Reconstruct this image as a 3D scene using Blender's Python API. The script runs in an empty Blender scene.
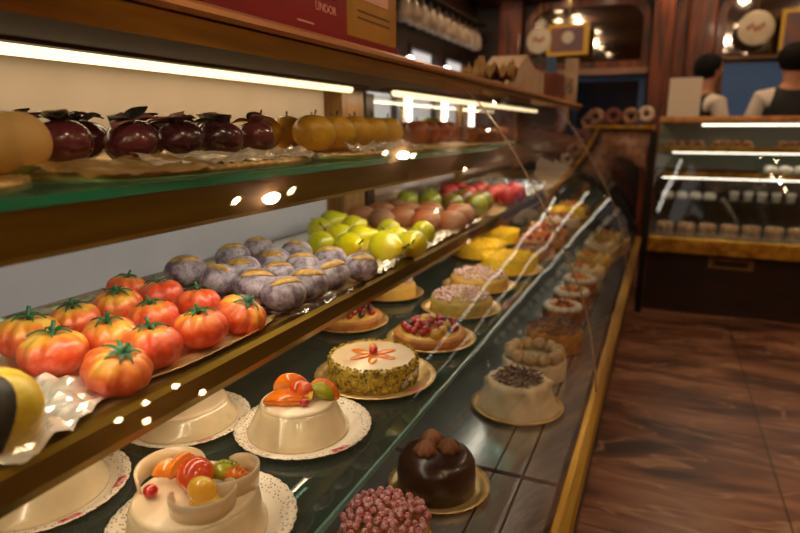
import bpy, bmesh, math, random
LE0,LE1,LE2,EXPO=3.2,5.6,2.9,0.08
from mathutils import Vector, Matrix, noise
R=random.Random(7); PI=math.pi; H=1.22
sc=bpy.context.scene; COL=sc.collection
# ------------------------------------------------------------------ helpers
def obj(name,bm,mat,parent=None,loc=None,rot=None,smooth=True,kind=None,label=None):
    me=bpy.data.meshes.new(name); bmesh.ops.recalc_face_normals(bm,faces=bm.faces); bm.to_mesh(me); bm.free()
    for m in (mat if isinstance(mat,(list,tuple)) else [mat]): me.materials.append(m)
    if smooth: me.shade_smooth()
    o=bpy.data.objects.new(name,me); COL.objects.link(o)
    if parent: o.parent=parent
    if loc: o.location=loc
    if rot: o.rotation_euler=rot
    if kind: o['kind']=kind
    if label: o['label']=label
    return o
def empty(name,loc=(0,0,0),rot=(0,0,0)):
    o=bpy.data.objects.new(name,None); o.empty_display_size=.02; COL.objects.link(o); o.location=loc; o.rotation_euler=rot; return o
def tag(o,label,cat,group=None):
    o['label']=label; o['category']=cat
    if group: o['group']=group
    return o
def kids(o): return [c for c in COL.objects if c.parent==o]
def dup(root,loc,rot=None,sc_=None,label=None,group=None):
    def cp(o,par):
        c=o.copy(); COL.objects.link(c); c.parent=par
        for k in kids(o): cp(k,c)
        return c
    r=cp(root,root.parent); r.location=loc
    if rot is not None: r.rotation_euler=rot
    if sc_ is not None: r.scale=(sc_,)*3 if isinstance(sc_,(int,float)) else sc_
    if label: r['label']=label
    if group: r['group']=group
    return r
def box(bm,a,b,bev=0):
    r=bmesh.ops.create_cube(bm,size=1); vs=r['verts']
    for v in vs:
        for i in range(3): v.co[i]=(a[i]+b[i])/2+v.co[i]*(b[i]-a[i])
    if bev:
        es=list({e for v in vs for e in v.link_edges})
        bmesh.ops.bevel(bm,geom=es,offset=bev,segments=2,affect='EDGES',profile=.6)
def BX(a,b,bev=0):
    bm=bmesh.new(); box(bm,a,b,bev); return bm
def prism(bm,pts,y0,y1,ax=1):
    def P(p,y): return (p[0],y,p[1]) if ax==1 else (y,p[0],p[1])
    A=[bm.verts.new(P(p,y0)) for p in pts]; B=[bm.verts.new(P(p,y1)) for p in pts]
    n=len(pts)
    for i in range(n): bm.faces.new((A[i],A[(i+1)%n],B[(i+1)%n],B[i]))
    bm.faces.new(A); bm.faces.new(B[::-1])
def lathe(bm,prof,seg=40,fn=None,M=None):
    rings=[]
    for k,(r,z) in enumerate(prof):
        if r<1e-6:
            rings.append([bm.verts.new((0,0,z))]); continue
        ring=[]
        for i in range(seg):
            a=2*PI*i/seg; rr,zz=(fn(r,z,a) if fn else (r,z)); ring.append(bm.verts.new((rr*math.cos(a),rr*math.sin(a),zz)))
        rings.append(ring)
    for A,B in zip(rings,rings[1:]):
        for i in range(seg):
            j=(i+1)%seg
            if len(A)==1 and len(B)==1: break
            if len(A)==1: bm.faces.new((A[0],B[i],B[j]))
            elif len(B)==1: bm.faces.new((A[i],B[0],A[j]))
            else: bm.faces.new((A[i],B[i],B[j],A[j]))
    if M:
        for r in rings:
            for v in r: v.co=M@v.co
def tube(bm,pts,rad,seg=8,caps=True):
    pts=[Vector(p) for p in pts]; n=len(pts); rings=[]
    for i,p in enumerate(pts):
        t=(pts[min(i+1,n-1)]-pts[max(i-1,0)]).normalized(); u=t.orthogonal().normalized()
        if i and abs(u.dot(pu))<.99: u=(pu-t*pu.dot(t)).normalized()
        pu=u; w=t.cross(u); r=rad[i] if isinstance(rad,(list,tuple)) else rad
        rings.append([bm.verts.new(p+(u*math.cos(2*PI*k/seg)+w*math.sin(2*PI*k/seg))*r) for k in range(seg)])
    for A,B in zip(rings,rings[1:]):
        for k in range(seg): bm.faces.new((A[k],A[(k+1)%seg],B[(k+1)%seg],B[k]))
    if caps: bm.faces.new(rings[0]); bm.faces.new(rings[-1][::-1])
def ball(bm,c,r,sx=1,sy=1,sz=1,u=12,v=8,M=None,nz=0,seed=0):
    g=bmesh.ops.create_uvsphere(bm,u_segments=u,v_segments=v,radius=1)
    for q in g['verts']:
        d=q.co.copy(); k=1+(nz*noise.noise(d*2+Vector((seed*3.1,seed,0))) if nz else 0)
        p=Vector((d.x*sx,d.y*sy,d.z*sz))*r*k
        if M: p=M@p
        q.co=p+Vector(c)
# ------------------------------------------------------------------ materials
def base(name):
    m=bpy.data.materials.new(name); m.use_nodes=True; nt=m.node_tree; b=nt.nodes['Principled BSDF']; return m,nt,b
def s2l(c): return tuple((x/12.92 if x<=.04045 else ((x+.055)/1.055)**2.4) for x in [v/255 for v in c])+(1,)
def mat(name,c,rough=.5,metal=0,c2=None,ns=20,bump=0,bs=60,sss=0,coat=0,trans=0,contrast=(.35,.65),stretch=None,det=4,spec=None,rand=0):
    m,nt,b=base(name); N=nt.nodes; L=nt.links
    b.inputs['Roughness'].default_value=rough; b.inputs['Metallic'].default_value=metal
    b.inputs['Base Color'].default_value=s2l(c)
    b.inputs['Coat Weight'].default_value=coat; b.inputs['Coat Roughness'].default_value=.08
    if spec is not None: b.inputs['Specular IOR Level'].default_value=spec
    if trans: b.inputs['Transmission Weight'].default_value=trans
    if sss: b.inputs['Subsurface Weight'].default_value=sss; b.inputs['Subsurface Scale'].default_value=.01; b.inputs['Subsurface Radius'].default_value=(1,.5,.3)
    tc=N.new('ShaderNodeTexCoord'); src=tc.outputs['Object']
    if stretch:
        mp=N.new('ShaderNodeMapping'); mp.inputs['Scale'].default_value=stretch; L.new(src,mp.inputs[0]); src=mp.outputs[0]
    if rand or True:
        oi=N.new('ShaderNodeObjectInfo'); ad=N.new('ShaderNodeVectorMath'); ad.operation='MULTIPLY_ADD'; ad.inputs[1].default_value=(7,5,3)
        L.new(oi.outputs['Random'],ad.inputs[0]); L.new(src,ad.inputs[2]); src=ad.outputs[0]
    if c2:
        n=N.new('ShaderNodeTexNoise'); n.inputs['Scale'].default_value=ns; n.inputs['Detail'].default_value=det; L.new(src,n.inputs['Vector'])
        r=N.new('ShaderNodeValToRGB'); r.color_ramp.elements[0].position=contrast[0]; r.color_ramp.elements[1].position=contrast[1]
        r.color_ramp.elements[0].color=s2l(c); r.color_ramp.elements[1].color=s2l(c2)
        L.new(n.outputs['Fac'],r.inputs[0]); L.new(r.outputs[0],b.inputs['Base Color'])
    if bump:
        n=N.new('ShaderNodeTexNoise'); n.inputs['Scale'].default_value=bs; n.inputs['Detail'].default_value=5; L.new(src,n.inputs['Vector'])
        bp=N.new('ShaderNodeBump'); bp.inputs['Strength'].default_value=bump; bp.inputs['Distance'].default_value=.002 
        L.new(n.outputs['Fac'],bp.inputs['Height']); L.new(bp.outputs[0],b.inputs['Normal'])
    return m
def emit(name,c,s):
    m,nt,b=base(name); b.inputs['Base Color'].default_value=(.02,.02,.02,1); b.inputs['Emission Color'].default_value=s2l(c); b.inputs['Emission Strength'].default_value=s; return m
def glassm(name,tint=(255,255,255),ior=1.45,gl=1.0,rough=.0,refl_mix=0,wav=0):
    m=bpy.data.materials.new(name); m.use_nodes=True; nt=m.node_tree; N=nt.nodes; L=nt.links; N.clear()
    out=N.new('ShaderNodeOutputMaterial'); t=N.new('ShaderNodeBsdfTransparent'); t.inputs[0].default_value=s2l(tint)
    g=N.new('ShaderNodeBsdfGlossy'); g.inputs['Roughness'].default_value=rough; g.inputs[0].default_value=(gl,gl,gl,1)
    f=N.new('ShaderNodeFresnel'); ge=N.new('ShaderNodeNewGeometry'); io=N.new('ShaderNodeMix'); io.inputs['A'].default_value=ior; io.inputs['B'].default_value=1/ior
    L.new(ge.outputs['Backfacing'],io.inputs['Factor']); L.new(io.outputs['Result'],f.inputs[0]); mx=N.new('ShaderNodeMixShader')
    L.new(f.outputs[0],mx.inputs[0]); L.new(t.outputs[0],mx.inputs[1]); L.new(g.outputs[0],mx.inputs[2])
    if wav:
        n=N.new('ShaderNodeTexNoise'); n.inputs['Scale'].default_value=2.2; tc=N.new('ShaderNodeTexCoord'); L.new(tc.outputs['Object'],n.inputs[0])
        bp=N.new('ShaderNodeBump'); bp.inputs['Strength'].default_value=wav; bp.inputs['Distance'].default_value=.01; L.new(n.outputs[0],bp.inputs['Height'])
        L.new(bp.outputs[0],g.inputs['Normal'])
    if refl_mix:
        df=N.new('ShaderNodeBsdfDiffuse'); df.inputs[0].default_value=s2l((120,138,130)); m2=N.new('ShaderNodeMixShader'); m2.inputs[0].default_value=refl_mix
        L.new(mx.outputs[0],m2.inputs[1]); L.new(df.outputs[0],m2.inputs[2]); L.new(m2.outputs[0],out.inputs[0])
    else: L.new(mx.outputs[0],out.inputs[0])
    return m
M={}
M['brass']=mat('brass',(214,172,66),.3,.7,(150,105,35),3,.15,20,stretch=(6,.5,6))
M['brassdark']=mat('dark_brass',(128,104,22),.34,.85,(98,78,14),4,.2,15,stretch=(6,.4,6))
M['copper']=mat('rail_copper',(220,158,96),.4,.5,(178,118,62),3,.1,20,stretch=(5,.4,5))
M['darkmetal']=mat('dark_metal',(52,38,26),.4,.6)
M['black']=mat('black_metal',(12,10,10),.4,.3)
M['wall']=mat('cream_panel',(196,176,154),.55,0,(184,164,142),4)
M['steel']=mat('deck_steel',(206,210,212),.22,.85,(160,162,162),6,.1,30,stretch=(2,.6,2))
M['glass']=glassm('front_glass',(250,252,250),1.5,wav=.25)
M['sglass']=glassm('shelf_glass',(150,190,182),1.5)
M['lglass']=glassm('tinted_shelf_glass',(150,188,182),1.55,refl_mix=.11)  # diffuse grey-green mixed in stands in for reflections on the shelf
M['gedge']=mat('green_glass_edge',(0,110,78),.15,0,(10,140,105),8,coat=.6)
M['tube']=emit('light_tube',(255,222,168),2.6)
M['under']=mat('canopy_underside',(40,26,16),.75)
M['strip']=emit('cool_tube',(255,240,218),3.2)
M['wood']=mat('red_wood',(126,54,14),.4,0,(58,22,6),3,.1,20,stretch=(8,8,.8),coat=.15)
M['darkwood']=mat('dark_wood',(46,24,14),.4,0,(28,14,8),5,stretch=(1,1,6))
M['post']=mat('post_wood',(150,106,50),.45,0,(112,76,34),6,.2,30,stretch=(8,8,1))
M['dark']=mat('dark_paint',(36,24,18),.6)
M['plaster']=mat('wall_paint',(176,128,76),.8,0,(160,114,66),3)
M['ceil']=mat('ceiling_paint',(150,112,78),.8)
M['doily']=mat('white_doily',(238,226,208),.7)
M['gold']=mat('gold_paper',(196,158,88),.35,.55,(236,206,146),30,.5,90)
M['silver']=mat('foil',(215,206,190),.22,.7,(250,240,220),18,.6,40)
M['film']=glassm('clear_film',(252,250,246),1.9,rough=.08)
# ------------------------------------------------------------------ room
FZ=-H
ORD=['first','second','third','fourth','fifth','sixth','seventh','eighth','ninth','tenth','eleventh','twelfth','thirteenth','fourteenth','fifteenth','sixteenth','seventeenth']
def st(name,bm,m): return obj(name,bm,m,smooth=False,kind='structure')
def floor_mat():
    m,nt,b=base('marble_floor'); N=nt.nodes; L=nt.links
    tc=N.new('ShaderNodeTexCoord')
    mp=N.new('ShaderNodeMapping'); mp.inputs['Rotation'].default_value=(0,0,math.radians(-28)); mp.inputs['Scale'].default_value=(.9,3.4,1); L.new(tc.outputs['Object'],mp.inputs[0])
    n=N.new('ShaderNodeTexNoise'); n.inputs['Scale'].default_value=1.7; n.inputs['Detail'].default_value=7; n.inputs['Distortion'].default_value=1.2; L.new(mp.outputs[0],n.inputs[0])
    r=N.new('ShaderNodeValToRGB'); e=r.color_ramp.elements; e[0].position=.34; e[0].color=s2l((52,28,18)); e[1].position=.72; e[1].color=s2l((176,128,98))
    x=e.new(.47); x.color=s2l((112,68,46)); x=e.new(.56); x.color=s2l((138,92,66)); L.new(n.outputs['Fac'],r.inputs[0])
    w=N.new('ShaderNodeTexNoise'); w.inputs['Scale'].default_value=1.1; w.inputs['Detail'].default_value=3; w.inputs['Distortion'].default_value=2.5; L.new(mp.outputs[0],w.inputs[0])
    rr=N.new('ShaderNodeValToRGB'); e=rr.color_ramp.elements; e[0].position=.475; e[0].color=(0,0,0,1); e[1].position=.5; e[1].color=(1,1,1,1); x=e.new(.525); x.color=(0,0,0,1); L.new(w.outputs['Fac'],rr.inputs[0])
    mx=N.new('ShaderNodeMix'); mx.data_type='RGBA'; mx.inputs['B'].default_value=s2l((190,148,116)); L.new(rr.outputs[0],mx.inputs['Factor']); L.new(r.outputs[0],mx.inputs['A'])
    ma=N.new('ShaderNodeMath'); ma.operation='MULTIPLY'; ma.inputs[1].default_value=.75; L.new(rr.outputs[0],ma.inputs[0]); L.new(ma.outputs[0],mx.inputs['Factor'])
    br=N.new('ShaderNodeTexBrick'); br.offset=0; br.inputs['Scale'].default_value=1; br.inputs['Brick Width'].default_value=.62; br.inputs['Row Height'].default_value=.62; br.inputs['Mortar Size'].default_value=.004
    br.inputs['Color1'].default_value=(1,1,1,1); br.inputs['Color2'].default_value=(.82,.8,.78,1); br.inputs['Mortar'].default_value=(.3,.25,.22,1)
    mp2=N.new('ShaderNodeMapping'); mp2.inputs['Location'].default_value=(.15,.1,0); L.new(tc.outputs['Object'],mp2.inputs[0]); L.new(mp2.outputs[0],br.inputs[0])
    m2=N.new('ShaderNodeMix'); m2.data_type='RGBA'; m2.blend_type='MULTIPLY'; m2.inputs['Factor'].default_value=1; L.new(mx.outputs['Result'],m2.inputs['A']); L.new(br.outputs['Color'],m2.inputs['B'])
    L.new(m2.outputs['Result'],b.inputs['Base Color']); b.inputs['Roughness'].default_value=.32
    return m
st('floor',BX((-2.0,-4,FZ-.1),(2.7,6.5,FZ)),floor_mat())
st('ceiling',BX((-2.0,-4,1.68),(2.7,6.5,1.78)),M['ceil'])
st('wall_right',BX((2.6,-4,FZ),(2.7,6.5,1.68)),M['plaster'])
st('wall_near',BX((-2.0,-4.1,FZ),(2.7,-4,1.68)),M['plaster'])
st('wall_far',BX((-2.0,6.4,FZ),(2.7,6.5,1.68)),M['darkwood'])
# left wall with three lit windows
WX=-1.9
bm=bmesh.new(); wins=[(3.75,4.32),(4.55,5.18),(5.38,6.02)]; wz0,wz1=-.12,.64
ys=[-4]+[v for w in wins for v in w]+[6.4]
for i in range(0,8,2): box(bm,(WX-.1,ys[i],wz0),(WX,ys[i+1],wz1))
box(bm,(WX-.1,-4,FZ),(WX,6.4,wz0)); box(bm,(WX-.1,-4,wz1),(WX,6.4,1.68))
st('wall_left',bm,M['darkwood'])
wpane=emit('evening_window',(216,206,200),1.0)
for i,(a,b) in enumerate(wins):
    f=bmesh.new()
    for y in (a,b-.03): box(f,(WX-.06,y,wz0),(WX+.02,y+.03,wz1))
    for z in (wz0,wz1-.03): box(f,(WX-.06,a+.03,z),(WX+.02,b-.03,z+.03))
    w=st(f'window_{i+1}',f,M['darkwood']); p=obj('pane',BX((WX-.05,a+.03,wz0+.03),(WX-.04,b-.03,wz1-.03)),wpane,w,smooth=False)
# tall white tube lamps between windows
glow=emit('tube_glow',(255,246,232),7)
for i,y in enumerate((4.43,5.28,6.12)):
    t=empty('wall_lamp',(WX,y,0)); obj('lamp_bracket',BX((0,-.03,-.06),(.02,.03,.5),.004),M['brass'],t)
    b_=bmesh.new(); tube(b_,[(.05,0,-.05),(.05,0,.47)],.026,10); obj('tube_light',b_,glow,t); 
    b_=bmesh.new(); ball(b_,(.06,0,.50),.034); obj('globe',b_,glow,t)
    tag(t,['upright white tube lamp nearest on the left wall, before the first window gap','upright white tube lamp between the middle and far windows','upright white tube lamp past the last window near the corner'][i],'lamp','tube lamps between the windows')
# hanging pale ornaments over the windows
rail=obj('hanging_rail',BX((WX+.0,3.6,.98),(WX+.16,6.2,1.0)),M['darkwood'],smooth=False); tag(rail,'dark wooden ledge above the lit windows','ledge')
orn=mat('pale_glass',(196,176,154),.3,0,(150,128,106),14)
bm=bmesh.new(); lathe(bm,[(.004,.22),(.012,.17),(.03,.15),(.05,.1),(.055,.03),(.04,0),(0,0)],16)
o0=obj('hanging_jug',bm,orn); tag(o0,'','jug','pale jugs hanging above the windows')
for i in range(11):
    c=o0 if i==0 else dup(o0,(0,0,0)); c.location=(WX+.09,4.25+i*.18,.75); c.scale=(1.15,1.15,1.05)
    c['label']=ORD[i]+' pale jug from the camera end of the row hanging above the lit windows'
# far back wall: wood surround, two mirrors, pilaster
YB=6.4
mirror=mat('smoky_mirror',(150,140,134),.04,1,spec=.5)
def arch_pts(x0,x1,z0,z1,r,n=8):
    p=[(x0,z0),(x1,z0)]
    for k in range(n+1):
        a=PI/2*k/n; p.append((x1-r+r*math.cos(a),z1-r+r*math.sin(a)))
    for k in range(n+1):
        a=PI/2+PI/2*k/n; p.append((x0+r+r*math.cos(a),z1-r+r*math.sin(a)))
    return p
def arch_frame(name,x0,x1,z0,z1,r,w):
    bm=bmesh.new(); A=arch_pts(x0,x1,z0,z1,r); B=arch_pts(x0-w,x1+w,z0-w,z1+w,r+w)
    rows=[[bm.verts.new((p[0],y,p[1])) for p in P] for (P,y) in ((A,YB-.02),(A,YB-.1),(B,YB-.1),(B,YB-.02))]
    n=len(A)
    for q in range(4):
        U=rows[q];V=rows[(q+1)%4]
        for i in range(n): bm.faces.new((U[i],U[(i+1)%n],V[(i+1)%n],V[i]))
    f=obj(name,bm,M['wood'],smooth=False)
    b=bmesh.new(); prism(b,arch_pts(x0-.01,x1+.01,z0-.01,z1+.01,r),YB-.05,YB-.03); obj('mirror_glass',b,mirror,f,smooth=False)
    return f
tag(arch_frame('arched_mirror',-1.30,-.28,.62,1.12,.16,.07),'arched dark mirror in a red wood frame, left of the pilaster','mirror','arched mirrors on the back wall')
mir2=arch_frame('arched_mirror',.40,1.9,.05,1.15,.2,.07); tag(mir2,'arched dark mirror in a red wood frame, right of the pilaster behind the staff','mirror','arched mirrors on the back wall')
bm=bmesh.new(); box(bm,(-.2,YB-.2,FZ),(-.02,YB-.002,1.22),.02); box(bm,(.1,YB-.2,FZ),(.32,YB-.002,1.22),.02); box(bm,(-.02,YB-.08,FZ),(.1,YB-.002,1.22)); tag(obj('wood_pilaster',bm,M['wood'],smooth=False),'polished red wood pilaster with dark centre groove between the two mirrors','pilaster')
bm=bmesh.new(); box(bm,(-1.62,YB-.2,FZ),(-1.4,YB-.002,1.22),.02); tag(obj('wood_pilaster',bm,M['wood'],smooth=False),'polished red wood pilaster left of the first arched mirror','pilaster')
bm=bmesh.new(); prism(bm,[(YB-.42,1.22),(YB,1.22),(YB,1.68),(YB-.5,1.68),(YB-.5,1.3)],-1.85,2.6,ax=0); tag(obj('wood_cornice',bm,M['wood'],smooth=False),'red wood cornice with small downlights over the mirrors','cornice')
spot=emit('downlight_glow',(255,226,180),60)
def downlight(loc,lab,r=.04,n='downlight'):
    t=empty(n,loc); b=bmesh.new(); lathe(b,[(0,.0),(r*1.3,0),(r*1.35,-.012),(r,-.014),(r,-.006),(0,-.006)],20); obj('trim_ring',b,M['brass'],t)
    b=bmesh.new(); lathe(b,[(0,-.006),(r*.95,-.0065),(r*.6,-.014),(0,-.018)],20); obj('bulb',b,spot,t); tag(t,lab,'downlight','downlights'); return t
for i,x in enumerate((-1.0,-.62,-.05,.6,1.2)): downlight((x,YB-.3,1.22),['downlight in the wood cornice over the left of the first mirror','downlight in the wood cornice over the middle of the first mirror','downlight in the wood cornice over the pilaster','downlight in the wood cornice over the left of the second mirror','downlight in the wood cornice at the far right'][i],.035)
# ledge and blue lit window below the first mirror
tag(obj('back_ledge',BX((-1.38,YB-.22,.488),(-.21,YB-.001,.545),.008),mat('ledge_stone',(150,112,86),.4,0,(120,86,62),6),smooth=False),'narrow pinkish brown ledge under the first arched mirror','ledge')
blue=emit('blue_window_glow',(64,92,120),.3)
bm=bmesh.new(); box(bm,(-1.0,YB-.06,.02),(-.94,YB,.5)); box(bm,(-.28,YB-.06,.02),(-.22,YB,.5)); box(bm,(-.94,YB-.06,.44),(-.28,YB,.5)); w=st('window_4',bm,mat('blue_frame',(52,84,128),.5))
obj('pane',BX((-.94,YB-.04,.02),(-.28,YB-.02,.44)),mat('dark_pane',(14,22,38),.1),w,smooth=False)
w=st('window_5',BX((.42,YB-.07,.05),(1.9,YB-.055,.08)),M['darkwood']); obj('pane',BX((.42,YB-.07,.08),(1.15,YB-.055,.56)),blue,w,smooth=False)
obj('reflection_bar',BX((.42,YB-.20,.585),(1.88,YB-.06,.605),.004),M['post'],mir2,smooth=False)  # solid bar standing in for a brownish reflection in the mirror
# round plates and framed pictures
ivory=mat('ivory_enamel',(205,188,160),.4,0,(190,170,140),8); redm=mat('red_print',(150,60,48),.5)
pic=mat('picture_print',(128,76,56),.4,0,(90,66,84),7); yel=mat('yellow_frame',(208,158,28),.4)
def roundsign(x,z,y,r,lab):
    t=empty('round_sign',(x,y,z)); Mx=Matrix.Rotation(PI/2,4,'X')
    b=bmesh.new(); lathe(b,[(0,-.012),(r,-.012),(r*1.04,0),(r,.012),(r*.93,.014),(0,.01)],36,M=Mx); obj('disc',b,ivory,t)
    b=bmesh.new(); 
    for k in range(5): box(b,(-r*.5+k*r*.2,-.018,-.1*r+r*.12*math.sin(k*2)),(-r*.36+k*r*.2,-.012,.2*r+r*.12*math.sin(k*2)))
    obj('red_lettering',b,redm,t,smooth=False); tag(t,lab,'sign','round signs before the mirrors')
    b=bmesh.new(); tube(b,[(0,.0,r),(0,.0,1.22-z)],.004,6); obj('hanger',b,M['brass'],t)
def picture(x,z,y,w,h,lab,edge):
    t=empty('framed_picture',(x,y,z)); b=bmesh.new()
    f=.03
    box(b,(-w,-.012,-h),(w,.012,-h+f)); box(b,(-w,-.012,h-f),(w,.012,h)); box(b,(w-f*edge,-.012,-h+f),(w,.012,h-f)); box(b,(-w,-.012,-h+f),(-w+f,.012,h-f))
    obj('frame',b,yel,t,smooth=False); obj('print',BX((-w+f,-.008,-h+f),(w-f*edge,.008,h-f)),pic,t,smooth=False)
    b=bmesh.new(); ball(b,(0,-.008,.02),h*.4,1,.05,1); obj('printed_emblem',b,ivory,t)
    tag(t,lab,'picture','yellow framed pictures before the mirrors')
    b=bmesh.new(); tube(b,[(0,.0,h),(0,.0,1.22-z)],.003,6); obj('hanger',b,M['brass'],t)
roundsign(-1.20,.815,6.12,.115,'small round ivory sign with red lettering on the left mirror')
picture(-.93,.81,6.12,.19,.14,'yellow framed picture hanging in front of the left mirror',1.6)
roundsign(.61,.815,6.10,.135,'large round ivory sign with red marks on the right mirror')
picture(1.06,.77,6.10,.27,.18,'yellow framed picture at the right edge over the second waiter',1)
# ceiling downlights
cl=[(.77,3.0),(.77,3.6),(.41,4.85),(.5,5.6),(-1.43,2.6),(-1.44,1.9),(-1.5,0),(-1.44,-1.3),(-1.4,-2.7),(.79,-.67),(1.13,-2.07),(1.46,-3.5),(1.58,-1.7),(1.9,-1.2),(.95,.6),(1.6,1.4),(-1.75,2.3),(.2,-2.6),(-1.3,.9),(-1.55,-.6),(1.0,-3.0),(1.3,-.3),(1.5,-2.6),(.9,-3.7),(-1.6,3.2)]
for i,(x,y) in enumerate(cl):
    k=sorted([q[1] for q in cl if (q[0]>0)==(x>0)],reverse=True).index(y)
    downlight((x,y,1.68),ORD[k]+' round ceiling downlight from the far wall '+('over the aisle' if x>0 else 'behind the counter'),.045 if i<4 else .065,'ceiling_light')
# cluster of globe lamps on right wall (their small reflections sit low on the glass)
for i,(y,z) in enumerate([(2.45,1.25),(2.7,1.28),(2.58,1.12),(3.0,1.3),(3.1,1.12)]):
    t=empty('globe_lamp',(2.6,y,z)); b=bmesh.new(); tube(b,[(0,0,0),(-.12,0,0),(-.16,0,.06)],.01); box(b,(-.015,-.05,-.07),(0,.05,.07),.004); obj('arm',b,M['brass'],t)
    b=bmesh.new(); ball(b,(-.16,0,.09),.026); obj('globe',b,spot,t); tag(t,'globe wall lamp on the right wall, '+['lowest-numbered','upper second','lower middle','upper farthest','lower farthest'][i].replace('lowest-numbered','nearest the shop entrance'),'lamp','globe lamps on the right wall')
# ------------------------------------------------------------------ our display case
Y0,Y1=-.45,4.22
case=empty('display_case',(-.5,1.9,FZ)); tag(case,'long brass and glass pastry display case running along the left','display case')
def cp(name,bm,m,smooth=False,**k):
    o=obj(name,bm,m,case,smooth=smooth,**k); o.matrix_parent_inverse=Matrix.Translation((.5,-1.9,-FZ)); return o
def bxs(*bs):
    bm=bmesh.new()
    for b in bs: box(bm,*b)
    return bm
bm=bmesh.new(); prism(bm,[(-.57,.134),(-.530,.132),(-.520,.136),(-.521,.143),(-.530,.149),(-.545,.151),(-.57,.151)],Y0,Y1); cp('top_rail',bm,M['copper'])
bm=bmesh.new(); box(bm,(-.95,Y0,.128),(-.57,Y1,.147)); cp('counter_top',bm,M['darkmetal'])
bm=bmesh.new(); prism(bm,[(-.56,.104),(-.545,.101),(-.532,.129),(-.56,.132)],Y0,Y1); cp('canopy_fascia',bm,M['brass'])
cp('canopy_underside',BX((-.94,Y0,.1215),(-.56,Y1,.1275)),M['under'])
bm=bmesh.new(); tube(bm,[(-.862,Y0+.05,.1105),(-.862,1.62,.1105)],.0105,10); tube(bm,[(-.80,1.8,.108),(-.80,4.1,.108)],.010,10); cp('light_tube',bm,M['tube'],True)
cp('lamp_housing',bxs(((-.90,Y0+.03,.116),(-.83,1.68,.1215)),((-.84,1.78,.115),(-.76,4.12,.1215))),M['under'])
cp('back_panel',BX((-.955,Y0,-.06),(-.94,1.60,.128)),M['wall']); cp('back_panel',BX((-.955,Y0,-.60),(-.94,1.60,-.062)),mat('cool_light_panel',(184,186,200),.5,0,(170,172,188),4))  # lower panel coloured grey-lavender to stand in for cooler light there
bm=bmesh.new(); prism(bm,[(-.96,-.66),(-.90,-.66),(-.90,.112),(-.96,.112)],1.64,1.78); cp('back_post',bm,M['post'])
bm=bmesh.new(); prism(bm,[(-.96,-.66),(-.92,-.66),(-.92,.112),(-.96,.112)],1.84,1.90); cp('back_post',bm,M['darkmetal'])
for a,b in ((1.92,2.9),(2.94,4.2)):
    d=cp('sliding_door',BX((-.95,a,-.28),(-.944,b,.11)),M['glass']); f=bmesh.new()
    for y in (a,b-.02): box(f,(-.953,y,-.29),(-.941,y+.02,.11))
    box(f,(-.953,a+.02,-.29),(-.941,b-.02,-.275)); obj('door_frame',f,M['brass'],d,smooth=False)
cp('lower_back_panel',BX((-.955,1.9,-.66),(-.94,Y1,-.30)),M['dark'])
# shelf one
cp('upper_shelf',BX((-.935,Y0,-.066),(-.507,Y1,-.058)),M['sglass'])
bm=bmesh.new(); box(bm,(-.507,Y0,-.0675),(-.500,Y1,-.0575)); cp('shelf_edge',bm,M['gedge'],label='green polished glass edge')
bm=bmesh.new(); prism(bm,[(-.515,-.0685),(-.503,-.0685),(-.498,-.108),(-.502,-.114),(-.515,-.112)],Y0,Y1); cp('shelf_fascia',bm,M['brassdark'])
bm=bmesh.new(); tube(bm,[(-.53,Y0+.05,-.088),(-.53,Y1-.1,-.088)],.007,8); cp('light_tube',bm,M['tube'],True)
# shelf two
cp('middle_shelf',BX((-.935,Y0,-.298),(-.507,Y1,-.290)),mat('shelf_board',(150,120,80),.35,.2,(110,80,45),6))
bm=bmesh.new(); prism(bm,[(-.515,-.289),(-.502,-.289),(-.496,-.295),(-.494,-.318),(-.498,-.329),(-.515,-.329)],Y0,Y1); cp('shelf_fascia',bm,M['brassdark'])
bm=bmesh.new(); tube(bm,[(-.53,Y0+.05,-.312),(-.53,Y1-.1,-.312)],.007,8); cp('light_tube',bm,M['tube'],True)
# shelf three (clear glass) and deck
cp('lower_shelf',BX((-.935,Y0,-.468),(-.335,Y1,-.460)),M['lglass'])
cp('shelf_edge',BX((-.335,Y0,-.4685),(-.331,Y1,-.4595)),mat('teal_edge',(70,120,108),.2),label='teal polished glass edge')
for y in (.0,1.08,2.2,3.3): cp('shelf_bracket',bxs(((-.93,y,-.485),(-.40,y+.015,-.468))),M['darkmetal'])
deckbm=bmesh.new()
for a,b in ((Y0,1.075),(1.09,2.3),(2.31,Y1)):
    for x0,x1 in ((-.935,-.262),(-.258,-.205),(-.200,-.135)): box(deckbm,(x0,a,-.70),(x1,b,-.68))
cp('deck_plate',deckbm,M['steel'])
cp('deck_base',BX((-.94,Y0,-.72),(-.13,Y1,-.702)),M['black'])
bm=bmesh.new(); prism(bm,[(-.128,-.735),(-.094,-.735),(-.091,-.705),(-.096,-.698),(-.125,-.698),(-.13,-.704)],Y0,Y1); cp('bottom_rail',bm,M['brass'])
cp('base_cabinet',BX((-.94,Y0,FZ+.08),(-.14,Y1,-.72)),M['darkwood']); cp('plinth',BX((-.92,Y0,FZ),(-.2,Y1,FZ+.08)),M['dark'])
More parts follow.
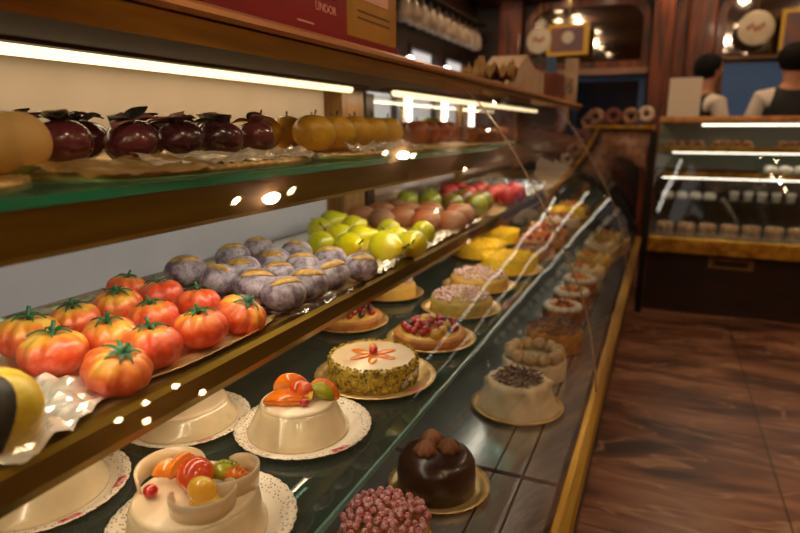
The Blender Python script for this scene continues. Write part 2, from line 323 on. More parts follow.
# curved front glass, panes with a seam at y=1.6
prof=[(-.529,.128),(-.50,.098),(-.452,.052),(-.405,-.005),(-.361,-.068),(-.32,-.134),(-.29,-.184),(-.262,-.235),(-.232,-.29),(-.205,-.345),(-.178,-.405),(-.155,-.47),(-.137,-.54),(-.124,-.61),(-.116,-.66),(-.113,-.698)]
for a,b in ((Y0,1.594),(1.602,3.0),(3.008,Y1-.02)):
    bm=bmesh.new(); ny=14; G=[]
    for k in range(ny+1):
        y=a+(b-a)*k/ny; row=[]
        for p in prof: row.append(bm.verts.new((p[0],y,p[1])))
        G.append(row)
    for k in range(ny):
        for i in range(len(prof)-1): bm.faces.new((G[k][i],G[k][i+1],G[k+1][i+1],G[k+1][i]))
    o=cp('front_glass',bm,M['glass'],True)
seamm=mat('seam_edge',(176,150,124),.2,.3)
for y in (1.598,3.004):
    bm=bmesh.new(); tube(bm,[(p[0],y,p[1]) for p in prof],.0026,6); cp('glass_seam',bm,seamm,True)
# corner post
tag(obj('corner_post',BX((-.095,4.225,FZ),(-.052,4.248,-.02)),M['black'],smooth=False),'thin black upright post where the two display cases meet','post')
# ------------------------------------------------------------------ food materials
def gradmat(name,stops,axis=2,lo=-.03,hi=.03,nz=.35,ns=25,rough=.5,sss=.0,coat=0,dust=None,bump=.1,bs=120,rnd=.15):
    m,nt,b=base(name); N=nt.nodes; L=nt.links
    tc=N.new('ShaderNodeTexCoord'); oi=N.new('ShaderNodeObjectInfo'); sp=N.new('ShaderNodeSeparateXYZ'); L.new(tc.outputs['Object'],sp.inputs[0])
    mr=N.new('ShaderNodeMapRange'); mr.inputs['From Min'].default_value=lo; mr.inputs['From Max'].default_value=hi; L.new(sp.outputs[axis],mr.inputs[0])
    ad=N.new('ShaderNodeVectorMath'); ad.operation='MULTIPLY_ADD'; ad.inputs[1].default_value=(9,4,6); L.new(oi.outputs['Random'],ad.inputs[0]); L.new(tc.outputs['Object'],ad.inputs[2])
    n=N.new('ShaderNodeTexNoise'); n.inputs['Scale'].default_value=ns; n.inputs['Detail'].default_value=3; L.new(ad.outputs[0],n.inputs[0])
    a=N.new('ShaderNodeMath'); a.operation='MULTIPLY_ADD'; a.inputs[1].default_value=nz*2; L.new(n.outputs['Fac'],a.inputs[0]); L.new(mr.outputs[0],a.inputs[2])
    a2=N.new('ShaderNodeMath'); a2.operation='SUBTRACT'; a2.inputs[1].default_value=nz; L.new(a.outputs[0],a2.inputs[0])
    a3=N.new('ShaderNodeMath'); a3.operation='MULTIPLY_ADD'; a3.inputs[1].default_value=rnd; L.new(oi.outputs['Random'],a3.inputs[0]); L.new(a2.outputs[0],a3.inputs[2])
    r=N.new('ShaderNodeValToRGB'); e=r.color_ramp.elements
    e[0].position=stops[0][0]; e[0].color=s2l(stops[0][1]); e[1].position=stops[-1][0]; e[1].color=s2l(stops[-1][1])
    for p,c in stops[1:-1]: x=e.new(p); x.color=s2l(c)
    L.new(a3.outputs[0],r.inputs[0]); col=r.outputs[0]
    if dust:
        n2=N.new('ShaderNodeTexNoise'); n2.inputs['Scale'].default_value=dust[1]; n2.inputs['Detail'].default_value=6; n2.inputs['Roughness'].default_value=.7; L.new(ad.outputs[0],n2.inputs[0])
        r2=N.new('ShaderNodeValToRGB'); r2.color_ramp.elements[0].position=dust[2]; r2.color_ramp.elements[1].position=dust[3]; L.new(n2.outputs['Fac'],r2.inputs[0])
        k=N.new('ShaderNodeMath'); k.operation='MULTIPLY'; k.inputs[1].default_value=dust[4]; L.new(r2.outputs[0],k.inputs[0])
        mx=N.new('ShaderNodeMix'); mx.data_type='RGBA'; mx.inputs['B'].default_value=s2l(dust[0]); L.new(k.outputs[0],mx.inputs['Factor']); L.new(col,mx.inputs['A']); col=mx.outputs['Result']
    L.new(col,b.inputs['Base Color']); b.inputs['Roughness'].default_value=rough; b.inputs['Coat Weight'].default_value=coat; b.inputs['Coat Roughness'].default_value=.1
    if sss: b.inputs['Subsurface Weight'].default_value=sss; b.inputs['Subsurface Scale'].default_value=.006
    if bump:
        n=N.new('ShaderNodeTexNoise'); n.inputs['Scale'].default_value=bs; L.new(tc.outputs['Object'],n.inputs[0]); bp=N.new('ShaderNodeBump'); bp.inputs['Strength'].default_value=bump; bp.inputs['Distance'].default_value=.001
        L.new(n.outputs['Fac'],bp.inputs['Height']); L.new(bp.outputs[0],b.inputs['Normal'])
    return m
F={}
F['tom']=gradmat('tomato_skin',[(.0,(196,52,20)),(.45,(216,70,28)),(.66,(228,112,38)),(.80,(234,168,50)),(1,(238,206,84))],2,-.006,.056,.42,30,.4,.08,.3,dust=((244,200,170),110,.48,.8,.3),rnd=-.25)
F['sepal']=mat('sepal_green',(40,116,66),.5,0,(24,84,54),40)
F['fig']=gradmat('fig_skin',[(0,(46,26,34)),(.5,(66,46,60)),(1,(104,88,106))],2,-.03,.05,.25,20,.6,dust=((206,196,204),55,.40,.64,.75),bump=.6)
F['figsplit']=mat('fig_split',(206,168,74),.5,0,(150,104,40),90,.4,90)
F['pear']=gradmat('pear_skin',[(0,(150,150,8)),(.4,(196,190,10)),(1,(236,216,14))],0,-.03,.06,.5,16,.35,.05,.35,rnd=.3)
F['stem']=mat('dark_stem',(38,26,16),.6)
F['pot']=gradmat('brown_fruit_skin',[(0,(186,88,28)),(.5,(160,92,46)),(1,(150,104,74))],0,-.04,.04,.4,18,.55,dust=((214,186,160),60,.5,.8,.35),bump=.4,rnd=.3)
F['grn']=gradmat('green_fruit_skin',[(0,(120,52,28)),(.45,(108,110,26)),(1,(150,158,40))],0,-.03,.03,.5,14,.4,coat=.3,rnd=.3)
F['red']=gradmat('red_fruit_skin',[(0,(210,176,80)),(.25,(206,92,66)),(1,(190,38,40))],2,-.02,.04,.3,14,.5,dust=((236,190,180),50,.5,.8,.4),rnd=.2)
F['plum']=gradmat('plum_skin',[(0,(74,16,26)),(.5,(50,12,26)),(1,(104,40,50))],0,-.03,.03,.4,16,.25,coat=.5,dust=((150,110,120),60,.5,.8,.35),rnd=.3)
F['leafd']=mat('dark_leaf',(22,24,22),.45,0,(44,48,40),20)
F['leafg']=mat('foil_leaf',(112,134,106),.35,.2,(206,196,180),40)
F['leafp']=mat('pink_wrapper',(206,160,150),.3,.1,(150,60,66),30)
F['lem']=gradmat('yellow_fruit_skin',[(0,(206,146,14)),(.5,(226,176,24)),(1,(196,168,30))],0,-.04,.04,.4,14,.42,coat=.2,dust=((238,206,110),110,.45,.7,.4),bump=.6,bs=160)
F['peach']=gradmat('peach_skin',[(0,(206,150,70)),(.5,(216,170,92)),(1,(214,176,110))],2,-.03,.04,.2,12,.6,sss=.1)
F['cream']=mat('cream_icing',(226,200,164),.35,0,(240,222,192),8,.15,30,sss=.15,coat=.25)
F['glaze']=mat('cassata_glaze',(198,180,146),.2,0,(234,214,176),16,.15,20,sss=.15,coat=.7,contrast=(.3,.7))
F['oran']=mat('candied_orange',(226,104,14),.2,0,(240,146,36),30,sss=.05,coat=.6)
F['yelc']=mat('candied_yellow',(240,178,40),.2,0,(248,206,88),30,sss=.2,coat=.8)
F['reda']=mat('candied_red',(206,62,14),.18,0,(222,92,24),30,coat=.7)
F['cher']=mat('glace_cherry',(186,10,12),.15,0,coat=.8)
F['grnc']=mat('candied_green',(150,160,20),.2,0,(188,186,40),30,sss=.2,coat=.8)
F['squash']=mat('candied_squash_band',(244,216,172),.3,0,(250,228,190),14,coat=.5,trans=.45)
F['pinkm']=mat('pink_stamp',(204,40,84),.6,0,(236,170,170),140,contrast=(.45,.55))
F['pist']=mat('crushed_pistachio',(170,142,40),.7,0,(196,170,70),90)
F['pist2']=mat('pistachio_crumb',(206,176,40),.65,0,(112,96,16),90,contrast=(.42,.55))
F['crust']=mat('pastry_crust',(196,134,66),.6,0,(150,90,40),30,.4,60)
F['custard']=mat('custard',(228,196,104),.4,0,(206,160,70),20)
F['choc']=mat('dark_chocolate',(42,20,12),.3,0,(58,30,18),10,.2,30,coat=.3)
F['choc2']=mat('chocolate_cream',(146,92,58),.55,0,(118,68,40),30)
F['flake']=mat('dusted_chocolate',(66,34,30),.6,0,(160,128,120),120,contrast=(.45,.6))
F['rasp']=gradmat('sugared_raspberry',[(0,(130,14,24)),(.6,(170,34,40)),(1,(190,70,70))],2,-.01,.01,.3,120,.45,dust=((238,206,206),200,.42,.60,.8),bump=.8,bs=500)
F['rasp2']=gradmat('sugared_currant',[(0,(150,30,50)),(.6,(190,90,110)),(1,(226,180,190))],2,-.008,.008,.4,120,.5,dust=((250,238,240),200,.38,.56,.9),bump=.6,bs=500)
F['berryr']=mat('red_berry',(168,18,24),.2,0,(120,8,16),90,coat=.6)
F['berryb']=mat('blue_berry',(30,26,44),.3,0,coat=.4)
F['grape']=mat('yellow_grape',(190,150,48),.2,0,coat=.6,sss=.2)
F['yelcake']=mat('yellow_crumb',(252,222,40),.6,0,(240,196,20),60,.8,120)
F['white']=mat('whipped_cream',(226,208,176),.5,0,(206,184,146),14,.3,30,sss=.1)
F['truf']=mat('pale_truffle',(206,178,138),.6,0,(170,136,96),60,.5,120)
F['brownp']=mat('baked_brown',(112,60,26),.5,0,(166,104,50),30,.4,80)
F['sugar']=mat('sugar_white',(232,222,210),.6)
# ------------------------------------------------------------------ trays
def supell(a,rx,ry,n=4):
    c,s=math.cos(a),math.sin(a); return (abs(c/rx)**n+abs(s/ry)**n)**(-1/n)
def tray(x,y,z,rx,ry,m,lab,name='paper_tray',n=4,scal=60,th=.0015,lip=.004,group='gilded paper trays'):
    bm=bmesh.new(); seg=180; P=[(0,0),(.5,0),(.86,0),(.93,.0008),(.97,lip*.6),(1,lip),(1,lip+th),(.965,lip*.6+th),(.93,.0008+th),(.86,th),(.5,th),(0,th)]
    lathe(bm,P,seg,lambda r,zz,a:(r*supell(a,rx,ry,n)*(1+(.012*math.sin(scal*a) if r>.9 else 0)),zz+(.0009*math.sin(scal*a) if r>.9 else 0)))
    o=obj(name,bm,m,loc=(x,y,z)); tag(o,lab,'tray',group); return o
Z1,Z2,Z3,ZD=-.058,-.290,-.460,-.680
tray(-.697,.60,Z2,.188,.195,M['gold'],'gilded lace paper tray under the tomato-shaped marzipan fruits',n=3.2,lip=.008)
tray(-.70,.975,Z2,.192,.172,M['gold'],'gilded paper tray under the purple fig-shaped fruits')
tray(-.705,1.33,Z2,.195,.172,M['silver'],'silvery paper tray under the yellow green pears',group=None)
tray(-.705,1.69,Z2,.19,.165,M['gold'],'gilded paper tray under the brown dusted fruits')
tray(-.69,2.04,Z2,.19,.165,M['gold'],'gilded paper tray under the green and russet fruits')
tray(-.70,2.40,Z2,.19,.185,M['gold'],'gilded paper tray under the red peach-like fruits')
tray(-.68,.66,Z1,.165,.25,M['gold'],'gilded paper tray under the dark plum fruits on the top shelf',th=.010)
tray(-.68,1.18,Z1,.165,.24,M['gold'],'gilded paper tray under the yellow fruits on the top shelf',th=.010)
tray(-.68,1.70,Z1,.165,.24,M['gold'],'gilded paper tray under the red apples on the top shelf',th=.010)
tray(-.68,.27,Z1,.165,.13,M['gold'],'gilded paper tray under the pale peach on the top shelf',th=.010)
# ------------------------------------------------------------------ fruit makers
def fruit_bm(r,sx=1,sy=1,sz=.8,lobes=0,la=.06,dip=.2,u=56,v=26,cl=0):
    bm=bmesh.new(); g=bmesh.ops.create_uvsphere(bm,u_segments=u,v_segments=v,radius=1)
    for q in g['verts']:
        d=q.co; a=math.atan2(d.y,d.x); rho=math.hypot(d.x,d.y); up=max(0,d.z)
        k=1+la*(abs(math.cos(lobes*a/2+.6*math.sin(a*2)))*1.6-.9)*(.35+.65*up)*min(1,rho*2) if lobes else 1
        if cl: k-=.07*math.exp(-((a-.6)/.16)**2)*min(1,rho*1.5)
        z=d.z-dip*math.exp(-(rho/.33)**2)*(1 if d.z>0 else -.4)
        q.co=Vector((d.x*sx*k,d.y*sy*k,z*sz))*r
    zmin=min(q.co.z for q in bm.verts)
    for q in bm.verts: q.co.z-=zmin
    return bm
def star(bm,n,r,z,w=.22,droop=.3,curl=0):
    for i in range(n):
        a=2*PI*i/n+R.uniform(-.2,.2); L=r*R.uniform(.8,1.15); d=Vector((math.cos(a),math.sin(a),0)); s=Vector((-d.y,d.x,0))
        prev=None
        for k in range(6):
            t=k/5; wd=r*w*math.sin(PI*min(1,.15+t*.85))**.8*(1-.3*t); p=d*L*t+Vector((0,0,z+r*(.18*math.sin(PI*t)-droop*t*t+curl*t*t)))
            row=[bm.verts.new(p+s*wd),bm.verts.new(p+Vector((0,0,-r*.05))),bm.verts.new(p-s*wd)]
            if prev:
                bm.faces.new((prev[0],row[0],row[1],prev[1])); bm.faces.new((prev[1],row[1],row[2],prev[2]))
            prev=row
def solid(o,t=.0008):
    m=o.modifiers.new('s','SOLIDIFY'); m.thickness=t; m.offset=0; return o
def mk_tomato(i):
    r=.0345; t=obj('marzipan_tomato',fruit_bm(r,1.03,.97,.78,[9,8,10][i],.17,.28),F['tom'])
    b=bmesh.new(); star(b,[6,5,7][i],.023,.0478,.13,.0); sep=solid(obj('sepals',b,F['sepal'],t))
    b=bmesh.new(); tube(b,[(0,0,.038),(.001,.001,.052),(.004,.002,.060)],[.0026,.0022,.0024],8); obj('stalk',b,F['sepal'],sep).name='stalk'; return t
def flat(pos): return pos
protos=[mk_tomato(i) for i in range(3)]
TP=[(-.725,.475),(-.645,.45),(-.55,.450),(-.735,.555),(-.635,.525),(-.745,.636),(-.815,.712),(-.720,.70),(-.640,.605),(-.553,.515),(-.632,.685),(-.548,.595),(-.555,.672)]
TL=['orange and yellow tomato-shaped marzipan at the far left of the tray','orange tomato-shaped marzipan with a yellow shoulder, second from the left in the front','dark red tomato-shaped marzipan closest to the front edge of the tray','tomato-shaped marzipan in the second row behind the leftmost pair','yellow streaked tomato-shaped marzipan in the middle of the tray','yellow topped tomato-shaped marzipan, third row behind the middle one','small tomato-shaped marzipan at the very back of the tray','tomato-shaped marzipan at the back beside the first figs','red tomato-shaped marzipan between the middle and the right-hand rows','deep red ribbed tomato-shaped marzipan in the right front row','tomato-shaped marzipan behind the right front row next to the figs','dark red tomato-shaped marzipan at the right edge near the fascia','rightmost tomato-shaped marzipan, tilted, touching the fig tray']
def used(protolist,i,seen={}):
    p=protolist[i%len(protolist)]; k=p.name
    if k not in seen: seen[k]=1; return p,True
    return p,False
def put(protolist,i,loc,rot,s,lab,cat,group):
    p,first=used(protolist,i)
    if first: o=p; o.location=loc; o.rotation_euler=rot; o.scale=(s,s,s)
    else: o=dup(p,loc,rot,s)
    tag(o,lab,cat,group); return o
for i,(x,y) in enumerate(TP):
    tilt=(R.uniform(-.18,.18),R.uniform(.0,.2),R.uniform(0,6))
    if i==2: tilt=(.35,.25,1)
    if i==12: tilt=(.1,.5,.3)
    put(protos,i,(x,y,Z2+.0035),tilt,[1.1,1.08,1.02,.97,.99,.98,.9,.98,.97,1.04,.97,1.0,1.0][i],TL[i],'marzipan fruit','marzipan tomatoes on the gilded tray')
def mk_fig(i):
    r=.0335; t=obj('marzipan_fig',fruit_bm(r,1,1,.80,0,0,0,32,18),F['fig'])
    b=bmesh.new(); zc=r*.80; RX=Matrix.Rotation(.55,3,'X'); prev=None
    for k in range(13):
        s=-1+2*k/12; a=s*.85; w=.0075*(1-s*s)**.8+.0003; rr=r*1.012
        row=[]
        for sg in (-1,0,1):
            d=RX@Vector((math.sin(a),sg*w/rr,math.cos(a))).normalized(); row.append(b.verts.new(Vector((d.x*rr,d.y*rr,d.z*rr*.80+zc))))
        if prev:
            for q in (0,1): b.faces.new((prev[q],row[q],row[q+1],prev[q+1]))
        prev=row
    solid(obj('split_flesh',b,F['figsplit'],t),.0012); return t
fp=[mk_fig(0)]
FS=1.02
FP=[(-.785,.825),(-.690,.800),(-.788,.968),(-.80,1.062),(-.702,.887),(-.613,.795),(-.692,.975),(-.622,.872),(-.70,1.06),(-.618,.955),(-.60,1.035),(-.536,.772),(-.540,.85),(-.535,.925),(-.52,1.0)]
FL=['purple fig fruit at the back left of its tray by the tomatoes','purple fig fruit with yellow split, left end of the second row','frosted fig fruit with yellow split at the back of the tray','grey frosted fig fruit at the back corner of the tray','fig fruit in the centre left of the fig tray','large dark fig fruit with arched split, left of the front row','fig fruit in the middle of the back rows','fig fruit in the middle of the fig tray','fig fruit behind the twin figs, near the pears','fig fruit with a wide yellow split beside the centre','fig fruit at the right edge touching the pear tray','fig fruit leading the front row with pale dust','dark round fig fruit second in the front row','dark fig fruit third in the front row','darkest fig fruit at the right end of the front row']
for i,(x,y) in enumerate(FP):
    put(fp,i,(x,y,Z2+.003),(R.uniform(-.25,.15),R.uniform(-.15,.15),R.uniform(-.3,1.1)),[1.12,1.06,1.06,1.0,1.02,1.1,1.0,1.02,1.0,1.02,1.0,1.06,1.06,1.04,1.0][i]*FS,FL[i],'marzipan fruit','marzipan figs on the gilded tray')
def mk_pear():
    t=empty('marzipan_pear'); b=bmesh.new()
    P=[(0,-.030),(.012,-.029),(.024,-.021),(.029,-.008),(.027,.006),(.020,.019),(.0135,.029),(.010,.036),(.005,.040),(0,.040)]
    lathe(b,P,28,M=Matrix.Translation((0,0,.0275))@Matrix.Rotation(PI/2-.12,4,'Y')); obj('fruit',b,F['pear'],t)
    b=bmesh.new(); tube(b,[(.038,0,.032),(.046,0,.036),(.052,.003,.041)],[.0016,.0014,.0022],6); obj('stalk',b,F['stem'],t); return t
pp=[mk_pear()]
PL=[(-.81,1.335,2.4),(-.70,1.165,1.9),(-.83,1.455,.5),(-.72,1.27,3.1),(-.625,1.16,-.6),(-.742,1.40,1.2),(-.64,1.25,.2),(-.54,1.165,-.4),(-.63,1.38,2.2),(-.56,1.27,2.6),(-.545,1.40,1.9),(-.50,1.235,-1.2)]
for i,(x,y,a) in enumerate(PL):
    lab=['pale yellow','bright yellow','yellow','yellow green','yellow green','yellow','yellow green','green','yellow green','green','green','dull green'][i]+' pear-shaped marzipan, '+['back left of the pear tray','left front of the pear tray next to the figs','at the very back of the pear tray','in the middle left of the pear tray','front row of the pear tray by the dark figs','in the back middle of the pear tray','in the centre of the pear tray','lying at the front edge of the pear tray','right of the centre with its stalk up','right of the centre in the second row','at the right end of the back row','at the right front corner of the pear tray'][i]
    put(pp,i,(x,y,Z2+.004),(R.uniform(-.1,.1),R.uniform(-.25,.1),a),1.14+R.uniform(-.05,.1),lab,'marzipan fruit','marzipan pears on the silvery tray')
def simple(name,m,r,sx,sy,sz,stalk=True,lobes=0,cl=0,dip=.08):
    t=obj(name,fruit_bm(r,sx,sy,sz,lobes,.04,dip,28,14,cl),m)
    if stalk:
        b=bmesh.new(); z=r*sz*2*.93; tube(b,[(0,0,z-.004),(0,.0005,z+.004),(.002,.001,z+.010)],[.0016,.0013,.002],6); obj('stalk',b,F['stem'],t)
    return t
bp_=[simple('brown_marzipan_fruit',F['pot'],.030,1.35,1,.92,False)]
BP=[(-.82,1.60),(-.735,1.56),(-.80,1.70),(-.70,1.625),(-.715,1.72),(-.60,1.575),(-.535,1.60),(-.64,1.68),(-.79,1.79),(-.54,1.69),(-.565,1.77),(-.67,1.78)]
for i,(x,y) in enumerate(BP): put(bp_,i,(x,y,Z2+.003),(0,0,R.uniform(-.6,.9)),1.14,'brown dusted oval fruit, '+['back left by the pears','left middle','back row','in the middle of the tray','in the middle of the back','front left beside the green pears','at the front edge beside the fascia','in the centre right','at the far back corner','orange, at the right front','at the right end of the front','at the far right of the back'][i]+' of the brown fruit tray','marzipan fruit','brown marzipan fruits on their tray')
gp=[simple('green_marzipan_fruit',F['grn'],.034,1.05,1,.95,True)]
for i,(x,y) in enumerate([(-.82,1.95),(-.74,2.0),(-.65,1.93),(-.56,1.93),(-.56,2.03),(-.65,2.08),(-.80,2.11)]): put(gp,i,(x,y,Z2+.003),(R.uniform(-.2,.2),R.uniform(-.2,.2),R.uniform(0,6)),1.16,'green and russet round fruit, '+['back left','second from back left','front middle','front edge nearest','right front','right middle','back right'][i]+' of the tray before the red fruits','marzipan fruit','green marzipan fruits on their tray')
rp=[simple('red_marzipan_fruit',F['red'],.032,1,1,.92,False,0,1,.1)]
for i,(x,y) in enumerate([(-.78,2.30),(-.78,2.40),(-.70,2.27),(-.69,2.37),(-.61,2.30),(-.53,2.28),(-.53,2.38),(-.60,2.41),(-.70,2.48),(-.56,2.49)]): put(rp,i,(x,y,Z2+.003),(0,.2,R.uniform(0,6)),1.22,'red peach-like fruit, '+['back left','back middle','left','centre','front left','nearest the front edge','front right','right of centre','far back right','far right front'][i]+' of the red fruit tray','marzipan fruit','red marzipan fruits on their tray')
# far part of the middle shelf: foil bundles, cake
def crumple(name,w,l,h,m,loc,rot,lab,cat,seed=0,n=26,group=None,fr=60):
    bm=bmesh.new(); G=[]
    for i in range(n+1):
        row=[]
        for j in range(n+1):
            x=(i/n-.5)*w; y=(j/n-.5)*l; p=Vector((x*fr,y*fr,seed*7.3))
            z=abs(noise.noise(p))*h+abs(noise.noise(p*2.3))*h*.5+abs(noise.noise(Vector((x*25+seed,y*25,3))))*h
            row.append(bm.verts.new((x+noise.noise(p+Vector((5,0,0)))*.004,y+noise.noise(p+Vector((0,9,0)))*.004,z+.002)))
        G.append(row)
    for i in range(n):
        for j in range(n): bm.faces.new((G[i][j],G[i+1][j],G[i+1][j+1],G[i][j+1]))
    o=obj(name,bm,m,loc=loc,rot=rot,smooth=False); solid(o,.0004); return tag(o,lab,cat,group)
M['foilc']=mat('crinkled_cellophane',(226,214,190),.16,.45,(250,246,236),25,.5,50)
crumple('cellophane_sheet',.13,.16,.017,M['foilc'],(-.572,.355,Z2+.002),(0,.04,.35),'crumpled shiny cellophane at the near left corner of the tomato tray','wrapping',1,n=22,fr=26)
crumple('cellophane_sheet',.035,.22,.007,M['film'],(-.517,.86,Z2+.003),(0,.2,-.02),'thin clear film crumpled along the front of the fig tray','wrapping',2)
crumple('cellophane_sheet',.05,.13,.012,M['foilc'],(-.525,1.10,Z2+.004),(0,.1,.1),'silvery crumpled cellophane between the figs and the pears','wrapping',3)
crumple('cellophane_sheet',.36,.07,.014,M['film'],(-.70,.755,Z2+.004),(0,0,0),'clear crumpled film between the tomato tray and the fig tray','wrapping',4)
crumple('cellophane_sheet',.05,.30,.010,M['film'],(-.86,.60,Z2+.003),(0,0,0),'clear film lying behind the tomatoes by the back panel','wrapping',5)
crumple('cellophane_sheet',.04,.5,.012,M['foilc'],(-.525,1.55,Z2+.004),(0,.1,0),'silvery film along the front of the brown fruit tray','wrapping',6)
crumple('cellophane_sheet',.06,.8,.016,M['foilc'],(-.545,2.65,Z2+.003),(0,.1,0),'silvery film along the far end of the middle shelf front','wrapping',8)
crumple('foil_wrap',.34,.5,.03,mat('blue_foil',(112,116,126),.25,.7,(170,172,180),20),(-.72,2.92,Z2+.002),(0,0,0),'grey blue crumpled foil on the far part of the middle shelf','wrapping',9)
# foreground fruit bottom left
t=empty('yellow_marzipan_fruit',(-.535,.312,Z2+.002),(0,0,-.36)); obj('fruit',fruit_bm(.040,1,1,1.0,0,0,.1,36,18),F['lem'],t)
b=bmesh.new(); prev=None
for k in range(9):
    s=k/8; w=.020*math.sin(PI*min(1,.06+s*.94)); a=s*1.5; p=Vector((.004+.043*math.sin(a),-.008,.083-.066*(1-math.cos(a))))
    row=[b.verts.new(p+Vector((.002*0,-w,-.004))),b.verts.new(p),b.verts.new(p+Vector((0,w,-.004)))]
    if prev:
        for q in (0,1): b.faces.new((prev[q],row[q],row[q+1],prev[q+1]))
    prev=row
solid(obj('leaf',b,F['leafd'],t,label='large dark leaf hanging over the front'),.0012); tag(t,'blurred yellow fruit with a big dark leaf at the lower left of the middle shelf','marzipan fruit')
crumple('film_lining',.33,.34,.006,M['film'],(-.70,.60,Z2+.003),(0,0,0),'clear film lining the tray beneath the tomato-shaped fruits','wrapping',41,fr=40)
crumple('film_lining',.34,.30,.006,M['film'],(-.70,.97,Z2+.003),(0,0,0),'clear film lining the tray beneath the purple fig fruits','wrapping',42,fr=40)
# ------------------------------------------------------------------ top shelf
t=obj('marzipan_peach',fruit_bm(.037,1,1,.9,0,0,.1,40,20,1),F['peach'],loc=(-.605,.41,Z1+.012),rot=(0,0,-1.3)); tag(t,'large blurred pale yellow peach at the left end of the top shelf','marzipan fruit')
def mk_plum(i):
    t=obj('marzipan_plum',fruit_bm(.0295,1.2,1,.86,0,0,.1,28,14,1),F['plum'])
    b=bmesh.new(); star(b,3,.034,.0475,.36,.42,.5); solid(obj('leaf',b,[F['leafd'],F['leafp'],F['leafd']][i],t))
    b=bmesh.new(); star(b,2,.034,.0490,.42,.35,.6); solid(obj('foil_leaf',b,[F['leafg'],F['leafd'],F['leafp']][i],t)); return t
plp=[mk_plum(i) for i in range(3)]
for i,(x,y) in enumerate([(-.62,.495),(-.61,.585),(-.60,.665),(-.60,.745),(-.605,.83),(-.70,.50),(-.70,.59),(-.695,.68),(-.69,.76),(-.70,.84),(-.78,.55),(-.785,.66),(-.78,.78)]):
    put(plp,i,(x-.015,y,Z1+.0155),(R.uniform(-.35,.35),R.uniform(-.35,.35),R.uniform(0,6)),1.08,('dark glossy plum fruit with folded leaves, '+['first','second','third','fourth','last'][i]+' in the front row from the peach') if i<5 else ORD[i-5]+' dark plum fruit from the peach in the rows behind the front plums','marzipan fruit','plum fruits on the top shelf')
yl=[simple('yellow_marzipan_fruit',F['lem'],.034,1.15,1,.92,True)]
for i,(x,y) in enumerate([(-.61,1.02),(-.61,1.105),(-.61,1.19),(-.61,1.275),(-.61,1.36),(-.71,.99),(-.71,1.08),(-.71,1.17),(-.71,1.26),(-.71,1.35)]):
    put(yl,i,(x-.015,y,Z1+.0145),(0,.1,R.uniform(1,2)),1.14,('yellow bumpy fruit, '+['nearest','second','third','fourth','farthest'][i]+' in the front row of its tray on the top shelf') if i<5 else ORD[i-5]+' yellow fruit from the plums in the row behind the front yellow ones','marzipan fruit','yellow fruits on the top shelf')
ra=[simple('red_marzipan_apple',mat('russet_apple_skin',(120,44,24),.35,0,(170,90,40),20,coat=.3),.034,1,1,.92,True)]
for i,(x,y) in enumerate([(-.60,1.52),(-.60,1.60),(-.60,1.69),(-.60,1.77),(-.70,1.50),(-.70,1.59),(-.70,1.68)]):
    put(ra,i,(x-.01,y,Z1+.0145),(0,0,R.uniform(0,6)),1.05,('russet red apple fruit with dark stalk, '+['nearest','second','third','farthest'][i]+' in the front row on the top shelf') if i<4 else ORD[i-4]+' russet apple fruit from the yellow fruits in the back row','marzipan fruit','apple fruits on the top shelf')
ga=[simple('lime_marzipan_fruit',mat('lime_skin',(150,186,34),.4,0,(190,210,60),20),.036,1,1,1.0,False)]
for i,(x,y) in enumerate([(-.70,1.86),(-.74,1.95)]): put(ga,i,(x,y,Z1+.0145),(0,0,i),1.1,['bright lime green fruit nearer, beside the red apples on the top shelf','bright lime green fruit farther, beside the red apples on the top shelf'][i],'marzipan fruit','lime green fruits')
tray(-.70,2.25,Z1,.16,.28,M['doily'],'pale paper tray with brown buns at the far end of the top shelf')
bun=[simple('glazed_bun',F['brownp'],.034,1,1,.8,False)]
for i,(x,y) in enumerate([(-.62,2.08),(-.62,2.17),(-.62,2.26),(-.62,2.35),(-.62,2.44),(-.72,2.12),(-.72,2.21),(-.72,2.30),(-.72,2.39)]): put(bun,i,(x,y,Z1+.0035),(0,0,i),1.15,ORD[i]+' small brown glazed bun from the near end of its pale tray','bun','brown buns on the top shelf')
crumple('cellophane_sheet',.05,.36,.012,M['foilc'],(-.545,.70,Z1+.012),(0,.25,0),'silvery wrap crumpled along the front of the plum tray on the top shelf','wrapping',31,fr=45)
crumple('cellophane_sheet',.045,.30,.012,M['foilc'],(-.545,1.17,Z1+.012),(0,.25,0),'silvery wrap crumpled along the front of the yellow fruits on the top shelf','wrapping',32,fr=45)
crumple('gold_wrap',.09,.20,.008,M['gold'],(-.535,.50,Z1+.013),(0,.12,0),'creased gold paper spread between the peach and the plums on the top shelf','wrapping',33,fr=20)
